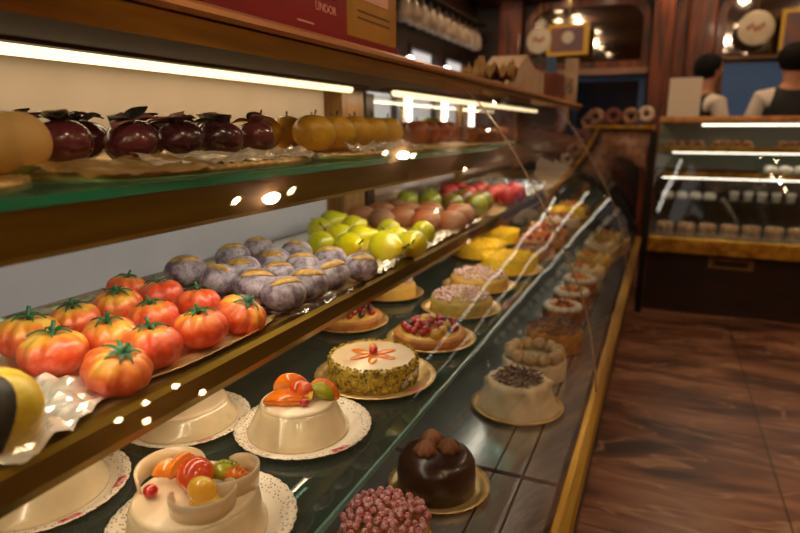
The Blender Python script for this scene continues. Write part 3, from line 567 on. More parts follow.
# ------------------------------------------------------------------ cakes
def V(r,f): return (.917*r-.398*f,.398*r+.917*f)
def doilymat():
    m,nt,b=base('lace_doily'); N=nt.nodes; L=nt.links; tc=N.new('ShaderNodeTexCoord')
    vo=N.new('ShaderNodeTexVoronoi'); vo.inputs['Scale'].default_value=230; L.new(tc.outputs['Object'],vo.inputs['Vector'])
    lt=N.new('ShaderNodeMath'); lt.operation='LESS_THAN'; lt.inputs[1].default_value=.30; L.new(vo.outputs['Distance'],lt.inputs[0])
    ln=N.new('ShaderNodeVectorMath'); ln.operation='LENGTH'; L.new(tc.outputs['Object'],ln.inputs[0])
    gt=N.new('ShaderNodeMath'); gt.operation='GREATER_THAN'; gt.inputs[1].default_value=.088; L.new(ln.outputs['Value'],gt.inputs[0])
    mu=N.new('ShaderNodeMath'); mu.operation='MULTIPLY'; L.new(lt.outputs[0],mu.inputs[0]); L.new(gt.outputs[0],mu.inputs[1])
    mx=N.new('ShaderNodeMix'); mx.data_type='RGBA'; mx.inputs['A'].default_value=s2l((240,226,206)); mx.inputs['B'].default_value=s2l((128,100,78)); L.new(mu.outputs[0],mx.inputs['Factor']); L.new(mx.outputs['Result'],b.inputs['Base Color']); b.inputs['Roughness'].default_value=.6; return m
DM=doilymat()
def plate(x,y,z,r,m,lab,stamps=(),group=None,lace=True,name='paper_plate'):
    bm=bmesh.new(); P=[(0,0),(r*.75,0),(r*.82,.001),(r*.9,.007),(r,.0095),(r,.0107),(r*.9,.0083),(r*.82,.0023),(r*.75,.0014),(0,.0014)]
    n=38
    lathe(bm,P,152,lambda q,zz,a:(q*(1+(.014*abs(math.sin(n/2*a)) if q>r*.95 else 0)),zz))
    o=obj(name,bm,m,loc=(x,y,z)); tag(o,lab,'plate',group)
    for a in stamps:
        b=bmesh.new(); pv=None
        for k in range(7):
            aa=a+(k/6-.5)*.26
            row=[b.verts.new((q*math.cos(aa),q*math.sin(aa),h)) for q,h in ((r*.875,.0078),(r*.985,.0112))]
            if pv: b.faces.new((pv[0],row[0],row[1],pv[1]))
            pv=row
        solid(obj('pink_stamp',b,F['pinkm'],o,label='pink printed stamp'),.0004)
    return o
def slice_bm(r,th,ang=PI,z=0):
    b=bmesh.new(); n=14
    P=[(0,0)]+[(r*math.cos(ang*k/n),r*math.sin(ang*k/n)) for k in range(n+1)]
    prism(b,[(p[0],p[1]) for p in P],-th/2,th/2); bmesh.ops.bevel(b,geom=b.edges[:],offset=th*.22,segments=2,affect='EDGES'); return b
def cassata(x,y,lab,br=.079,tr=.056,h=.052,rot=0,deco=0):
    t=empty('cassata_cake',(x,y,Z3+.0016),(0,0,rot)); b=bmesh.new()
    lathe(b,[(0,0),(br,0),(br,.004),(br-.004,.010),(tr+.004,h-.008),(tr,h-.002),(tr-.005,h),(0,h)],48); obj('glazed_side',b,F['glaze'],t)
    b=bmesh.new(); lathe(b,[(tr-.001,h-.006),(tr+.001,h-.001),(tr-.004,h+.0025),(0,h+.003)],48); obj('icing_top',b,F['cream'],t)
    tag(t,lab,'cake','cassata cakes on white doilies'); return t,h+.003
def cher(t,x,y,z,r=.0075,m='cher',name='cherry'):
    b=bmesh.new(); ball(b,(0,0,0),r,1,1,.92,16,10); return obj(name,b,F[m],t,loc=(x,y,z+r*.88))
# front right cassata
plate(-.480,.728,Z3,.105,DM,'white lace doily plate with pink stamp under the fruit topped cassata beside the pistachio cake',(-.45,2.6),'white doily plates')
t,h=cassata(-.488,.726,'cassata with an upright orange slice, cherries and green fruit, left of the pistachio cake',h=.047)
def seg(t,name,m,r,th,ang,x,y,z,rot):
    o=obj(name,slice_bm(r,th,ang),F[m],t,loc=(x,y,z),rot=rot); return o
yaw=.41
px=V(-.012,.020); seg(t,'candied_orange_slice','oran',0.0293,.007,PI*1.15,px[0],px[1],h+.006,(.15,.3,yaw))
px=V(-.014,-.022); seg(t,'candied_orange_wedge','oran',0.0317,.010,PI,px[0]+.002,px[1]-.008,h+.006,(-1.35,0,yaw))
px=V(.004,-.012); seg(t,'candied_yellow_wedge','yelc',0.0244,.010,PI*.8,px[0],px[1],h+.008,(-1.0,0,yaw-.6))
px=V(.002,.004); b=bmesh.new(); ball(b,(0,0,0),.0155,1,1,.95,18,10); obj('candied_mandarin',b,F['reda'],t,loc=(px[0],px[1],h+.013))
px=V(.014,-.006); b=bmesh.new(); ball(b,(0,0,0),.0145,1,.9,1.2,18,10); obj('candied_mandarin',b,F['reda'],t,loc=(px[0],px[1],h+.013))
px=V(.034,-.003); seg(t,'candied_green_piece','grnc',0.0244,.012,PI,px[0],px[1],h+.004,(.1,.25,yaw))
px=V(.040,.006); seg(t,'candied_orange_wedge','oran',0.0268,.010,PI,px[0],px[1],h+.004,(0,.2,yaw-.4))
for rr,ff in ((-.034,-.006),(.015,-.026),(.020,.018)): px=V(rr,ff); cher(t,px[0],px[1],h)
# front centre cassata with squash bands
plate(-.461,.480,Z3,.108,DM,'white lace doily plate with pink stamp under the cassata with curled bands',(2.85,),'white doily plates')
t,h=cassata(-.464,.473,'cassata with curled translucent bands, orange, yellow and green fruit at the front',.081,.069,.046)
def band(t,cx,cy,r,a0,a1,hh,name='squash_band'):
    b=bmesh.new(); pv=None
    for k in range(25):
        a=a0+(a1-a0)*k/24; s=math.sin(PI*(k+.3)/24.6)**.18; row=[]
        for q,zz in ((0,-.004),(.0012,hh*.5*s),(.002,hh*s)): row.append(b.verts.new((cx+(r+q)*math.cos(a),cy+(r+q)*math.sin(a),h+zz)))
        if pv:
            for q in (0,1): b.faces.new((pv[q],row[q],row[q+1],pv[q+1]))
        pv=row
    o=solid(obj(name,b,F['squash'],t),.0028); return o
p=V(-.035,.022); band(t,p[0],p[1],.037,-.4,4.4,.022)
p=V(.034,.018); band(t,p[0],p[1],.034,-2.6,2.2,.022)
p=V(.018,-.026); band(t,p[0],p[1],.034,-2.9,1.5,.022)
p=V(-.034,.018); seg(t,'candied_orange_wedge','oran',.022,.010,PI,p[0],p[1],h+.006,(-.4,.2,yaw+.3))
p=V(-.024,.028); seg(t,'candied_orange_wedge','oran',.020,.010,PI,p[0],p[1],h+.012,(.2,-.3,yaw+1))
p=V(.0,.006); b=bmesh.new(); ball(b,(0,0,0),.0215,1,1,.9,22,12); obj('candied_mandarin',b,F['reda'],t,loc=(p[0],p[1],h+.018))
p=V(.030,.020); seg(t,'candied_green_piece','grnc',.022,.014,PI,p[0],p[1],h+.004,(-.1,.1,yaw+.1))
p=V(.044,.016); seg(t,'candied_orange_wedge','oran',.018,.012,PI,p[0],p[1],h+.004,(0,.1,yaw-.2))
p=V(.016,-.020); b=bmesh.new(); ball(b,(0,0,0),.020,.85,.7,1,18,10); obj('candied_yellow_piece',b,F['yelc'],t,loc=(p[0],p[1],h+.014),rot=(.5,.2,.3))
p=V(.022,-.032); seg(t,'candied_orange_wedge','yelc',.018,.006,PI,p[0],p[1],h+.004,(-1.3,0,yaw))
p=V(-.046,-.012); cher(t,p[0],p[1],h,.0085)
# behind
plate(-.665,.675,Z3,.098,DM,'white lace doily plate with pink stamp behind the others, under the shelf edge',(-.55,),'white doily plates')
cassata(-.672,.678,'plain pale cassata mostly hidden by the brass shelf edge, between the other three',.082,.066,.034)
plate(-.700,.452,Z3,.104,DM,'white lace doily plate with pink stamps at the lower left corner',(-.35,.5),'white doily plates')
t,h=cassata(-.708,.45,'pale cassata at the lower left corner under the brass shelf edge',.086,.066,.045)
seg(t,'candied_orange_wedge','oran',.03,.008,PI,-.01,-.01,h+.005,(-1.4,0,.3))
# pistachio cake
plate(-.463,.951,Z3,.113,M['gold'],'gilded lace paper plate under the pistachio crusted cake',(-.35,),None)
t=empty('pistachio_cake',(-.468,.953,Z3+.0016)); b=bmesh.new()
CR,CH=.083,.042
lathe(b,[(0,0),(CR,0),(CR+.001,.02),(CR,CH-.004),(CR-.004,CH-.001),(0,CH-.001)],56); obj('cake_side',b,F['pist'],t)
b=bmesh.new(); lathe(b,[(CR-.002,CH-.004),(CR-.003,CH),(CR-.008,CH+.0015),(0,CH+.002)],56); obj('cream_top',b,F['cream'],t)
b=bmesh.new()
for k in range(1100):
    a=R.uniform(0,2*PI); z=R.uniform(.001,CH+.001); rr=CR+.001
    if k>950: rr=CR-R.uniform(0,.006); z=CH+.002
    s=R.uniform(.0016,.0032); g=bmesh.ops.create_icosphere(b,subdivisions=1,radius=s)
    for v in g['verts']: v.co=Vector((v.co.x*R.uniform(.7,1.3)+rr*math.cos(a),v.co.y+rr*math.sin(a),v.co.z+z))
obj('pistachio_crumbs',b,F['pist2'],t,kind='stuff',smooth=False)
for k in range(6):
    a=yaw+PI/2+k*PI/3; b=bmesh.new(); ball(b,(.027,0,0),.0215,1,.40,.11,16,8)
    o=obj('candied_orange_petal',b,F['oran'],t,loc=(0,0,CH+.003),rot=(0,0,a))
cher(t,0,0,CH+.003,.008)
b=bmesh.new(); ball(b,(0,0,0),.009,1,.5,1.0,12,8); obj('candied_orange_petal',b,F['oran'],t,loc=(-.004,.008,CH+.012))
tag(t,'round pistachio crusted cake with an orange petal flower and a cherry on a pale top','cake')
# berry helpers: one mesh per kind, many objects
BM={}
def bmesh_of(kind):
    if kind in BM: return BM[kind]
    b=bmesh.new()
    if kind=='raspberry':
        ball(b,(0,0,0),.0062,1,1,1.15,10,8,nz=.12)
        m=F['rasp']
    elif kind=='currant': ball(b,(0,0,0),.0046,1,1,.95,8,6,nz=.3,seed=3); m=F['rasp2']
    elif kind=='red_berry': ball(b,(0,0,0),.0085,1,1,.95,12,8); m=F['berryr']
    elif kind=='blueberry': ball(b,(0,0,0),.0075,1,1,.9,12,8); m=F['berryb']
    elif kind=='grape': ball(b,(0,0,0),.012,1,1,1,14,10); m=F['grape']
    elif kind=='flake': box(b,(-.0105,-.0022,-.0012),(.0105,.0022,.0012),.0006); m=F['flake']
    elif kind=='orange_piece': ball(b,(0,0,0),.012,1.2,.7,.6,12,8); m=F['oran']
    me=bpy.data.meshes.new(kind); b.to_mesh(me); b.free(); me.materials.append(m)
    if kind!='flake': me.shade_smooth()
    BM[kind]=me; return me
NM={'flake':'chocolate_flake'}
def sprinkle(t,kinds,n,rad,z0,dome=.01,sp=.008,cx=0,cy=0,thick=.006,tries=40):
    pts=[]
    for i in range(n):
        for q in range(tries):
            r=rad*math.sqrt(R.random()); a=R.uniform(0,2*PI); z=z0+dome*(1-(r/rad)**2)+R.uniform(0,thick); p=Vector((cx+r*math.cos(a),cy+r*math.sin(a),z))
            if all((p-o).length>sp for o in pts): break
        pts.append(p); k=kinds[int(R.random()*len(kinds))]
        o=bpy.data.objects.new(NM.get(k,k),bmesh_of(k)); COL.objects.link(o); o.parent=t; o.location=p
        o.rotation_euler=(R.uniform(-.6,.6),R.uniform(-.6,.6),R.uniform(0,6)); s=R.uniform(.85,1.15); o.scale=(s,s,s)
def cake_base(name,x,y,z,r,h,m,lab,cat='cake',group=None,part='sponge',scal=0,flare=0):
    t=empty(name,(x,y,z)); b=bmesh.new()
    f=(lambda q,zz,a:(q*(1+.02*abs(math.sin(scal*a/2)) if q>r*.8 else q),zz)) if scal else None
    lathe(b,[(0,0),(r-flare,0),(r-flare+.001,.003),(r,h-.004),(r-.003,h),(0,h)],72 if scal else 44,(lambda q,zz,a:(q*(1+(.025*abs(math.sin(scal*a/2)) if q>r*.8 else 0)),zz)) if scal else None)
    obj(part,b,m,t); tag(t,lab,cat,group); return t
# fruit tarts
plate(-.438,1.185,Z3,.098,M['gold'],'gilded paper plate under the glazed berry tart right behind the pistachio cake',(),None)
t=cake_base('fruit_tart',-.442,1.187,Z3+.0016,.080,.022,F['crust'],'glazed berry tart with red berries and a yellow grape behind the pistachio cake','tart',None,'crust',30,.010)
b=bmesh.new(); lathe(b,[(.072,.018),(.068,.0245),(0,.026)],40); obj('custard_filling',b,F['custard'],t)
sprinkle(t,['red_berry','red_berry','red_berry','blueberry','red_berry','grape'],46,.060,.030,.012,.013,thick=.004)
plate(-.665,1.22,Z3,.096,M['gold'],'gilded paper plate under the half hidden berry tart',(),None)
t=cake_base('fruit_tart',-.665,1.22,Z3+.0016,.082,.022,F['crust'],'berry tart half hidden under the brass shelf edge, behind the pistachio cake','tart',None,'crust',30,.010)
b=bmesh.new(); lathe(b,[(.072,.018),(.068,.0245),(0,.026)],40); obj('custard_filling',b,F['custard'],t); sprinkle(t,['red_berry','red_berry','blueberry'],34,.060,.030,.006,.013,thick=.004)
# sugared currant cakes
for x,y,r,n,lab in ((-.448,1.432,.080,96,'green sided cake heaped with sugared red currants, nearer of the two in front'),(-.470,1.672,.085,96,'cake heaped with sugared red currants just before the yellow cake'),(-.68,1.49,.075,60,'sugared currant cake half hidden under the brass shelf edge')):
    plate(x,y,Z3,r+.022,M['gold'],'gilded plate under the '+' '.join(lab.split(',')[0].split()[:12]),(),None)
    t=cake_base('currant_cake',x,y,Z3+.0016,r,.034,mat('green_sponge',(150,136,56),.6,0,(190,160,86),30) if y<1.45 else F['custard'],lab); sprinkle(t,['currant'],n,r-.006,.038,.012,.0085,thick=.006)
# yellow crumb cakes
def yellow(x,y,r,lab):
    plate(x,y,Z3,r+.018,M['gold'],'gilded plate under the '+lab.split(',')[0],(),None)
    t=cake_base('crumb_cake',x,y,Z3+.0016,r,.05,F['yelcake'],lab); b=bmesh.new()
    for k in range(500):
        a=R.uniform(0,2*PI); rr=r*math.sqrt(R.random())*1.0; s=R.uniform(.002,.0045)
        bmesh.ops.create_cube(b,size=s*1.6,matrix=Matrix.Translation((rr*math.cos(a),rr*math.sin(a),.05+R.uniform(0,.002)))@Matrix.Rotation(R.uniform(0,3),4,'X')@Matrix.Rotation(R.uniform(0,3),4,'Z'))
    obj('sponge_crumbs',b,F['yelcake'],t,kind='stuff',smooth=False)
yellow(-.437,1.915,.092,'bright yellow crumb covered cake beyond the currant cakes')
yellow(-.585,2.10,.090,'yellow crumb cake farther back, partly behind the brass edge')
t=cake_base('flake_cake',-.405,2.16,Z3+.0016,.075,.03,F['crust'],'low cake with dusted dark flakes behind the yellow cake'); sprinkle(t,['flake'],40,.065,.034,.006,.012)
t=cake_base('fruit_tart',-.42,2.40,Z3+.0016,.09,.03,F['crust'],'mixed fruit tart with orange pieces beyond the flake cake','tart'); sprinkle(t,['red_berry','orange_piece','grape','orange_piece'],34,.075,.034,.01,.016)
yellow(-.60,2.40,.085,'yellow crumb cake at the back beside the mixed fruit tart')
t=cake_base('fruit_tart',-.44,2.66,Z3+.0016,.09,.03,F['crust'],'mixed fruit tart farther along beside the glass seam','tart'); sprinkle(t,['red_berry','orange_piece','grape','red_berry'],30,.075,.034,.01,.016)
t=cake_base('cream_cake',-.43,2.92,Z3+.0016,.09,.045,F['white'],'white cream cake far along the lower glass shelf'); sprinkle(t,['orange_piece','red_berry'],16,.07,.048,.006,.018)
yellow(-.44,3.2,.09,'yellow crumb cake near the far end of the lower glass shelf')
t=cake_base('fruit_tart',-.45,3.5,Z3+.0016,.09,.03,F['crust'],'fruit tart at the far end of the lower glass shelf','tart'); sprinkle(t,['red_berry','orange_piece','grape'],24,.075,.034,.01,.016)
# ------------------------------------------------------------------ deck cakes
plate(-.345,.985,ZD,.098,M['gold'],'gilded lace plate under the chocolate cake on the metal deck',(),None)
t=empty('chocolate_cake',(-.350,.985,ZD+.0016)); b=bmesh.new()
lathe(b,[(0,0),(.075,0),(.076,.03),(.074,.055),(.066,.068),(.05,.075),(0,.077)],48); obj('chocolate_shell',b,F['choc'],t); tag(t,'dark domed chocolate cake with three piped rosettes on the metal deck','cake')
for rr,ff in ((-.022,-.006),(.024,.002),(-.008,.036)):
    p=V(rr,ff); b=bmesh.new()
    lathe(b,[(0,-.003),(.017,-.002),(.019,.006),(.014,.014),(.006,.021),(0,.023)],36,lambda q,z,a:(q*(1+.16*math.cos(7*a+z*90)),z)); obj('piped_rosette',b,F['choc2'],t,loc=(p[0],p[1],.075)).scale=(1.12,1.12,1.1)
plate(-.365,.775,ZD,.088,M['gold'],'gilded plate under the raspberry cake at the bottom',(),None)
t=cake_base('raspberry_cake',-.365,.78,ZD+.0016,.073,.055,F['crust'],'cake heaped with sugared raspberries at the bottom edge, before the chocolate cake'); sprinkle(t,['raspberry'],100,.070,.060,.016,.0112,thick=.006,tries=120)
plate(-.282,1.385,ZD,.112,M['gold'],'thin gilded board under the whipped cream cake',(),None)
t=empty('cream_cake',(-.282,1.387,ZD+.0016)); b=bmesh.new()
lathe(b,[(0,0),(.102,0),(.099,.012),(.088,.03),(.080,.052),(.080,.066),(.074,.076),(.062,.078),(.052,.073),(0,.073)],60,lambda q,z,a:(q*(1+(.03*math.sin(9*a+z*60)+.02*noise.noise(Vector((a*3,z*60,1)))) if q>.04 else q),z) if False else (q+(.003*math.sin(9*a+z*80)+.009*noise.noise(Vector((math.cos(a)*3,math.sin(a)*3,z*60))) if q>.06 else 0),z)); obj('whipped_cream',b,F['white'],t)
sprinkle(t,['flake'],98,.060,.076,.008,.0095); tag(t,'whipped cream cake topped with dark chocolate flakes on the metal deck','cake')
t=cake_base('truffle_cake',-.285,1.61,ZD+.0016,.088,.05,F['white'],'cream cake with a row of pale truffle balls behind the flake topped cake')
for k in range(12):
    a=2*PI*k/12; b=bmesh.new(); ball(b,(0,0,0),.0195,1,1,.95,16,10,nz=.06,seed=k); obj('truffle_ball',b,F['truf'],t,loc=(.068*math.cos(a),.068*math.sin(a),.066))
t=cake_base('flake_cake',-.270,1.86,ZD+.0016,.088,.058,F['crust'],'tall cake covered in dusted chocolate flakes behind the truffle cake'); sprinkle(t,['flake'],98,.082,.062,.022,.010)
for i,(x,y) in enumerate([(-.285,2.12),(-.285,2.34),(-.28,2.56)]):
    t=cake_base('fruit_cream_cake',x,y,ZD+.0016,.070,.05,F['brownp'],['small brown cake with cream ring and red fruit behind the tall flake cake','small cake with cream ring and orange fruit, second from the tall flake cake','small cream topped cake, third from the tall flake cake'][i])
    b=bmesh.new(); 
    for k in range(14): ball(b,(.055*math.cos(2*PI*k/14),.055*math.sin(2*PI*k/14),.058),.015,1,1,.8,10,6)
    obj('cream_ring',b,F['sugar'],t); sprinkle(t,[['red_berry','orange_piece'],['orange_piece','grape'],['orange_piece']][i],9,.035,.06,.01,.012)
for i,y in enumerate((2.85,3.15,3.5,3.85)):
    t=cake_base('cream_cake',-.29,y,ZD+.0016,.085,.05,F['custard'] if i%2 else F['white'],'cream cake on the metal deck, '+['fourth before','third before','second before','nearest to'][i]+' the far counter'); sprinkle(t,['orange_piece','grape'],10,.06,.054,.006,.02)
# ------------------------------------------------------------------ on top of the counter
TOPZ=.152
def text(parent,s,size,loc,rot,m,name='lettering',ext=.0006,bold=0):
    cu=bpy.data.curves.new(name,'FONT'); cu.body=s; cu.size=size; cu.extrude=ext; cu.align_x='CENTER'; cu.offset=bold
    o=bpy.data.objects.new('tmp',cu); me=bpy.data.meshes.new_from_object(o); bpy.data.objects.remove(o)
    me.materials.clear(); me.materials.append(m); o=bpy.data.objects.new(name,me); COL.objects.link(o); o.parent=parent; o.location=loc; o.rotation_euler=rot; return o
redb=mat('red_card',(150,8,16),.35,0,(130,6,12),3); goldb=mat('gold_card',(206,150,30),.4,.2,(160,112,24),4); pale=mat('pale_print',(226,170,150),.5)
t=empty('chocolate_box',(-.66,1.085,TOPZ)); b=BX((-.16,-.37,0),(.05,.055,.26),.003); rc=obj('red_carton',b,redb,t,smooth=False)
b=BX((-.16,.055,.004),(.0502,.30,.26),.003); gpn=obj('gold_panel',b,goldb,t,smooth=False)
b=bmesh.new(); prism(b,[(.0502,.002),(.0515,.002),(.0515,.032),(.0502,.032)],.055,.30); obj('red_strip',b,redb,t,smooth=False)
text(rc,'LINDOR',.021,(.0505,-.03,.060),(PI/2,0,PI/2),pale)
b=bmesh.new(); tube(b,[(.051,-.02+.012*k,.098+.006*math.sin(k*1.6)) for k in range(-3,6)],.004,6); obj('script_flourish',b,pale,rc)
b=BX((.0500,-.13,.032),(.0510,-.075,.035)); obj('printed_line',b,pale,rc,smooth=False)
dkp=mat('dark_print',(96,66,20),.5)
for k in range(2): obj('printed_line',BX((.0505,.10,.085-.014*k),(.0515,.26,.088-.014*k)),dkp,gpn,smooth=False)
obj('pale_patch',BX((.0505,.12,.11),(.0515,.25,.17)),pale,gpn,smooth=False)
tag(t,'large red and gold chocolate carton standing on the brass counter top','box')
t=obj('gift_box',BX((-.14,-.06,0),(.0,.06,.12),.003),mat('green_card',(20,50,28),.4),loc=(-.62,.60,TOPZ),smooth=False); tag(t,'small dark green box left of the red carton on the counter top','box')
# papers, cups, boxes farther along
pap=mat('wrapping_paper',(186,160,134),.8,0,(166,138,112),12,.5,40)
b=bmesh.new(); prism(b,[(-.32,0),(.36,0),(.36,.11),(.16,.12),(.02,.165),(-.2,.06)],-.16,.0,ax=0)
for v in b.verts: v.co+=Vector((.0,.0,0))
o=obj('wrapping_paper',b,pap,loc=(-.60,2.78,TOPZ),rot=(0,0,-.05),smooth=False); tag(o,'peaked pile of brown wrapping paper on the counter top behind the red carton','paper')
cloth=crumple('paper_bag',.2,.24,.08,mat('paper_bag_paper',(176,140,84),.7,0,(146,108,60),20),(-.64,2.32,TOPZ+.002),(0,0,.3),'crumpled yellowish paper bag before the peaked wrapping paper','bag',21)
b=BX((-.1,-.13,0),(.08,.13,.135),.006); o=obj('wooden_box',b,mat('reddish_box',(120,54,22),.45,0,(86,34,14),10),loc=(-.63,3.48,TOPZ),smooth=False); tag(o,'reddish brown wooden box between the wrapping paper and the stacked cups','box')
cupm=[mat('cup_blue',(70,84,120),.5,0,(206,196,184),70,contrast=(.45,.55)),mat('cup_cream',(220,200,176),.5,0,(110,64,50),70,contrast=(.5,.6))]
b=bmesh.new(); lathe(b,[(0,0),(.022,0),(.03,.045),(.031,.046),(.029,.046),(.021,.003),(0,.003)],16); b2=b.copy(); c0=obj('paper_cup',b,cupm[1]); c1=obj('paper_cup',b2,cupm[0])
k=0
for i in range(3):
    for j in range(2):
        for l in range(3):
            c=(c0,c1)[k] if k<2 else dup((c0,c1)[(k+j)%2],(0,0,0)); c.location=(-.635+.064*j,3.76+.066*i,TOPZ+.047*l); tag(c,ORD[l]+' cup from the bottom of the '+ORD[i*2+j]+' stack of patterned paper cups on the counter','cup','stacked patterned cups'); k+=1
o=obj('price_card',BX((-.02,-.01,0),(.06,.01,.27),.003),pap,loc=(-.60,4.03,TOPZ),rot=(0,0,.2),smooth=False); tag(o,'tall pale card standing behind the stacked paper cups','card')
o=obj('price_card',BX((-.03,-.01,0),(.03,.01,.29),.003),mat('blue_card',(60,84,128),.5),loc=(-.71,4.06,TOPZ),rot=(0,0,.2),smooth=False); tag(o,'narrow blue card beside the tall pale card','card')
rib=mat('ribbon_brown',(168,128,104),.6,0,(120,80,58),24)
for i,(x,y,z,r) in enumerate([(-.44,4.02,.02,.055),(-.33,4.04,.02,.055),(-.22,4.06,.02,.055),(-.13,4.1,.035,.05)]):
    b=bmesh.new(); lathe(b,[(r*.35,-.04),(r,-.04),(r,.04),(r*.35,.04),(r*.35,-.04)],28,M=Matrix.Rotation(PI/2,4,'X')); o=obj('ribbon_roll',b,[rib,mat('ribbon_wine',(110,54,40),.6),rib,mat('ribbon_pale',(206,184,166),.6)][i],loc=(x,4.29,z+.054)); tag(o,['brown','wine red','brown','pale'][i]+' ribbon roll, '+['first from the left','second from the left','third from the left','last and nearest the corner post'][i]+' on the corner bracket','ribbon roll','ribbon rolls at the corner')
o=obj('corner_bracket',BX((-.51,4.225,-.005),(-.07,4.35,.018),.004),M['brass'],smooth=False); tag(o,'brass shelf plate at the far corner carrying the ribbon rolls','shelf')
b=bmesh.new(); pv=None
for k in range(12):
    s=k/11; row=[b.verts.new((-.42+.34*q+.03*math.sin(q*9+s*3),4.30-.03*math.sin(s*3)-.01*math.sin(q*14),-.01-.26*s*(.5+.5*q))) for q in [i/10 for i in range(11)]]
    if pv:
        for q in range(10): b.faces.new((pv[q],row[q],row[q+1],pv[q+1]))
    pv=row
o=solid(obj('hanging_paper',b,rib),.001); tag(o,'brown sheet of paper hanging below the ribbon rolls at the corner','paper')
# ------------------------------------------------------------------ far display case
fc=empty('far_display_case',(1.2,4.3,FZ)); fc.name='display_case'; tag(fc,'brass and glass display case across the far end of the aisle','display case')
FX0,FX1=-.05,2.55
def fp_(name,bm,m,smooth=False,**k):
    o=obj(name,bm,m,fc,smooth=smooth,**k); o.matrix_parent_inverse=Matrix.Translation((-1.2,-4.3,-FZ)); return o
fp_('bottom_rail',BX((FX0,4.25,-.797),(FX1,4.30,-.697),.008),M['brass'])
fp_('top_rail',BX((FX0,4.56,.035),(FX1,4.66,.075),.008),M['copper'])
fp_('counter_top',BX((FX0,4.66,.05),(FX1,5.12,.07)),M['darkmetal'])
fp_('base_cabinet',BX((FX0,4.36,FZ),(FX1,5.1,-.797)),M['darkwood'])
b=bmesh.new(); box(b,(.33,4.345,-.90),(.36,4.36,-.83)); box(b,(.56,4.345,-.90),(.59,4.36,-.83)); box(b,(.36,4.345,-.845),(.56,4.36,-.83)); box(b,(.36,4.345,-.90),(.56,4.36,-.885)); fp_('vent_frame',b,M['post'])
fp_('back_panel',BX((FX0,5.08,-.29),(FX1,5.1,.05)),mat('grey_green_panel',(150,152,134),.5)); fp_('back_panel',BX((FX0,5.08,-.797),(FX1,5.1,-.29)),M['black'])
fp_('deck',BX((FX0,4.30,-.70),(FX1,5.08,-.68)),M['steel'])
for nm,z,y in (('upper_shelf',-.135,4.62),('middle_shelf',-.30,4.56),):
    fp_(nm,BX((FX0+.02,y+.006,z),(FX1-.02,5.08,z+.008)),M['sglass']); fp_('shelf_fascia',BX((FX0+.02,y,z-.022),(FX1-.02,y+.006,z+.010)),M['brass'])
fp_('lower_shelf',BX((FX0+.02,4.70,-.50),(FX1-.02,5.08,-.492)),M['sglass'])
for z,y,x0 in ((.020,4.70,.22),(-.165,4.64,.05),(-.335,4.60,.0)):
    b=bmesh.new(); tube(b,[(x0,y,z),(2.45,y,z)],.004 if z<0 else .007,8); fp_('light_tube',b,M['strip'],True)
b=bmesh.new(); prism(b,[(4.285,-.697),(4.33,-.60),(4.40,-.40),(4.48,-.20),(4.57,.036),(4.575,.036),(4.485,-.20),(4.405,-.40),(4.335,-.60),(4.29,-.697)],FX0,FX1,ax=0); fp_('front_glass',b,M['glass'],True)
b=bmesh.new()
for k in range(90): box(b,(.30+k*.018,5.06,-.47),(.309+k*.018,5.075,-.36))
fp_('pleated_grille',b,M['steel'])
def ftray(x,y,z,w,d,m,lab):
    o=obj('pastry_tray',BX((x-w,y-d,z),(x+w,y+d,z+.006),.002),m,smooth=False); tag(o,lab,'tray','trays in the far case')
bunb=bmesh.new(); lathe(bunb,[(0,0),(.026,0),(.030,.014),(.022,.032),(0,.038)],14); bun1=obj('small_pastry',bunb,F['brownp'])
wb=bmesh.new(); lathe(wb,[(0,0),(.034,0),(.040,.02),(.030,.042),(0,.050)],14); bun2=obj('cream_puff',wb,F['sugar'])
cb=bmesh.new(); lathe(cb,[(0,0),(.022,0),(.032,.05),(.034,.052),(.024,.064),(0,.066)],14); bun3=obj('dessert_cup',cb,F['sugar'])
kb=bmesh.new(); lathe(kb,[(0,0),(.055,0),(.058,.035),(.05,.05),(0,.056)],18); bun4=obj('small_cake',kb,mat('mixed_cake',(150,96,72),.5,0,(206,176,140),40))
usedp=set()
def fpz(p,loc,lab,cat,grp,s=1,m=None):
    if p.name in usedp: o=dup(p,loc,(0,0,R.uniform(0,6)),s)
    else: usedp.add(p.name); o=p; o.location=loc; o.scale=(s,)*3
    tag(o,lab,cat,grp)
for k,x in enumerate((.13,.42,.80,1.15,1.5)):
    ftray(x,4.74,-.127,.13,.08,M['gold'],'gilded pastry tray on the top shelf of the far case, '+['leftmost','second from left','third from left','fourth from left','rightmost'][k])
    if k<4:
        for i in range(4):
            for j in range(2): fpz(bun1,(x-.09+.06*i,4.705+.07*j,-.121),ORD[i]+[' front',' back'][j]+' brown pastry on the '+['leftmost','second','third','fourth'][k]+' tray of the far case','pastry','brown pastries on far tray %s'%['one','two','three','four'][k])
b=bmesh.new(); box(b,(.02,4.62,-.292),(.58,4.80,-.272),.004); o=obj('cake_slab',b,F['choc'],smooth=False); tag(o,'long dark chocolate slab on the second shelf of the far case','cake')
for i in range(9):
    for j in range(2): fpz(bun2,(.66+.085*i,4.66+.085*j,-.292),ORD[i]+[' front',' back'][j]+' white cream puff right of the dark slab on the far case shelf','pastry','white cream puffs in the far case')
for i in range(7): fpz(bun4,(.06+.0*i+.115*(i%4)+(.055 if i>3 else 0),4.62+.11*(i//4)-.0,-.680) if False else (.05+.13*i,4.50,-.680),ORD[i]+' small mixed cake from the left on the deck of the far case','cake','small cakes on the far deck')
for i in range(4): fpz(bun2,(.05+.09*i,4.76,-.492),ORD[i]+' cream puff from the left on the low glass shelf of the far case','pastry','cream puffs on the low shelf',1.1)
for i in range(13): fpz(bun3,(.47+.085*i,4.76,-.492),ORD[i]+' white dessert cup from the left on the low glass shelf of the far case','dessert cup','white dessert cups in the far case',1.0)
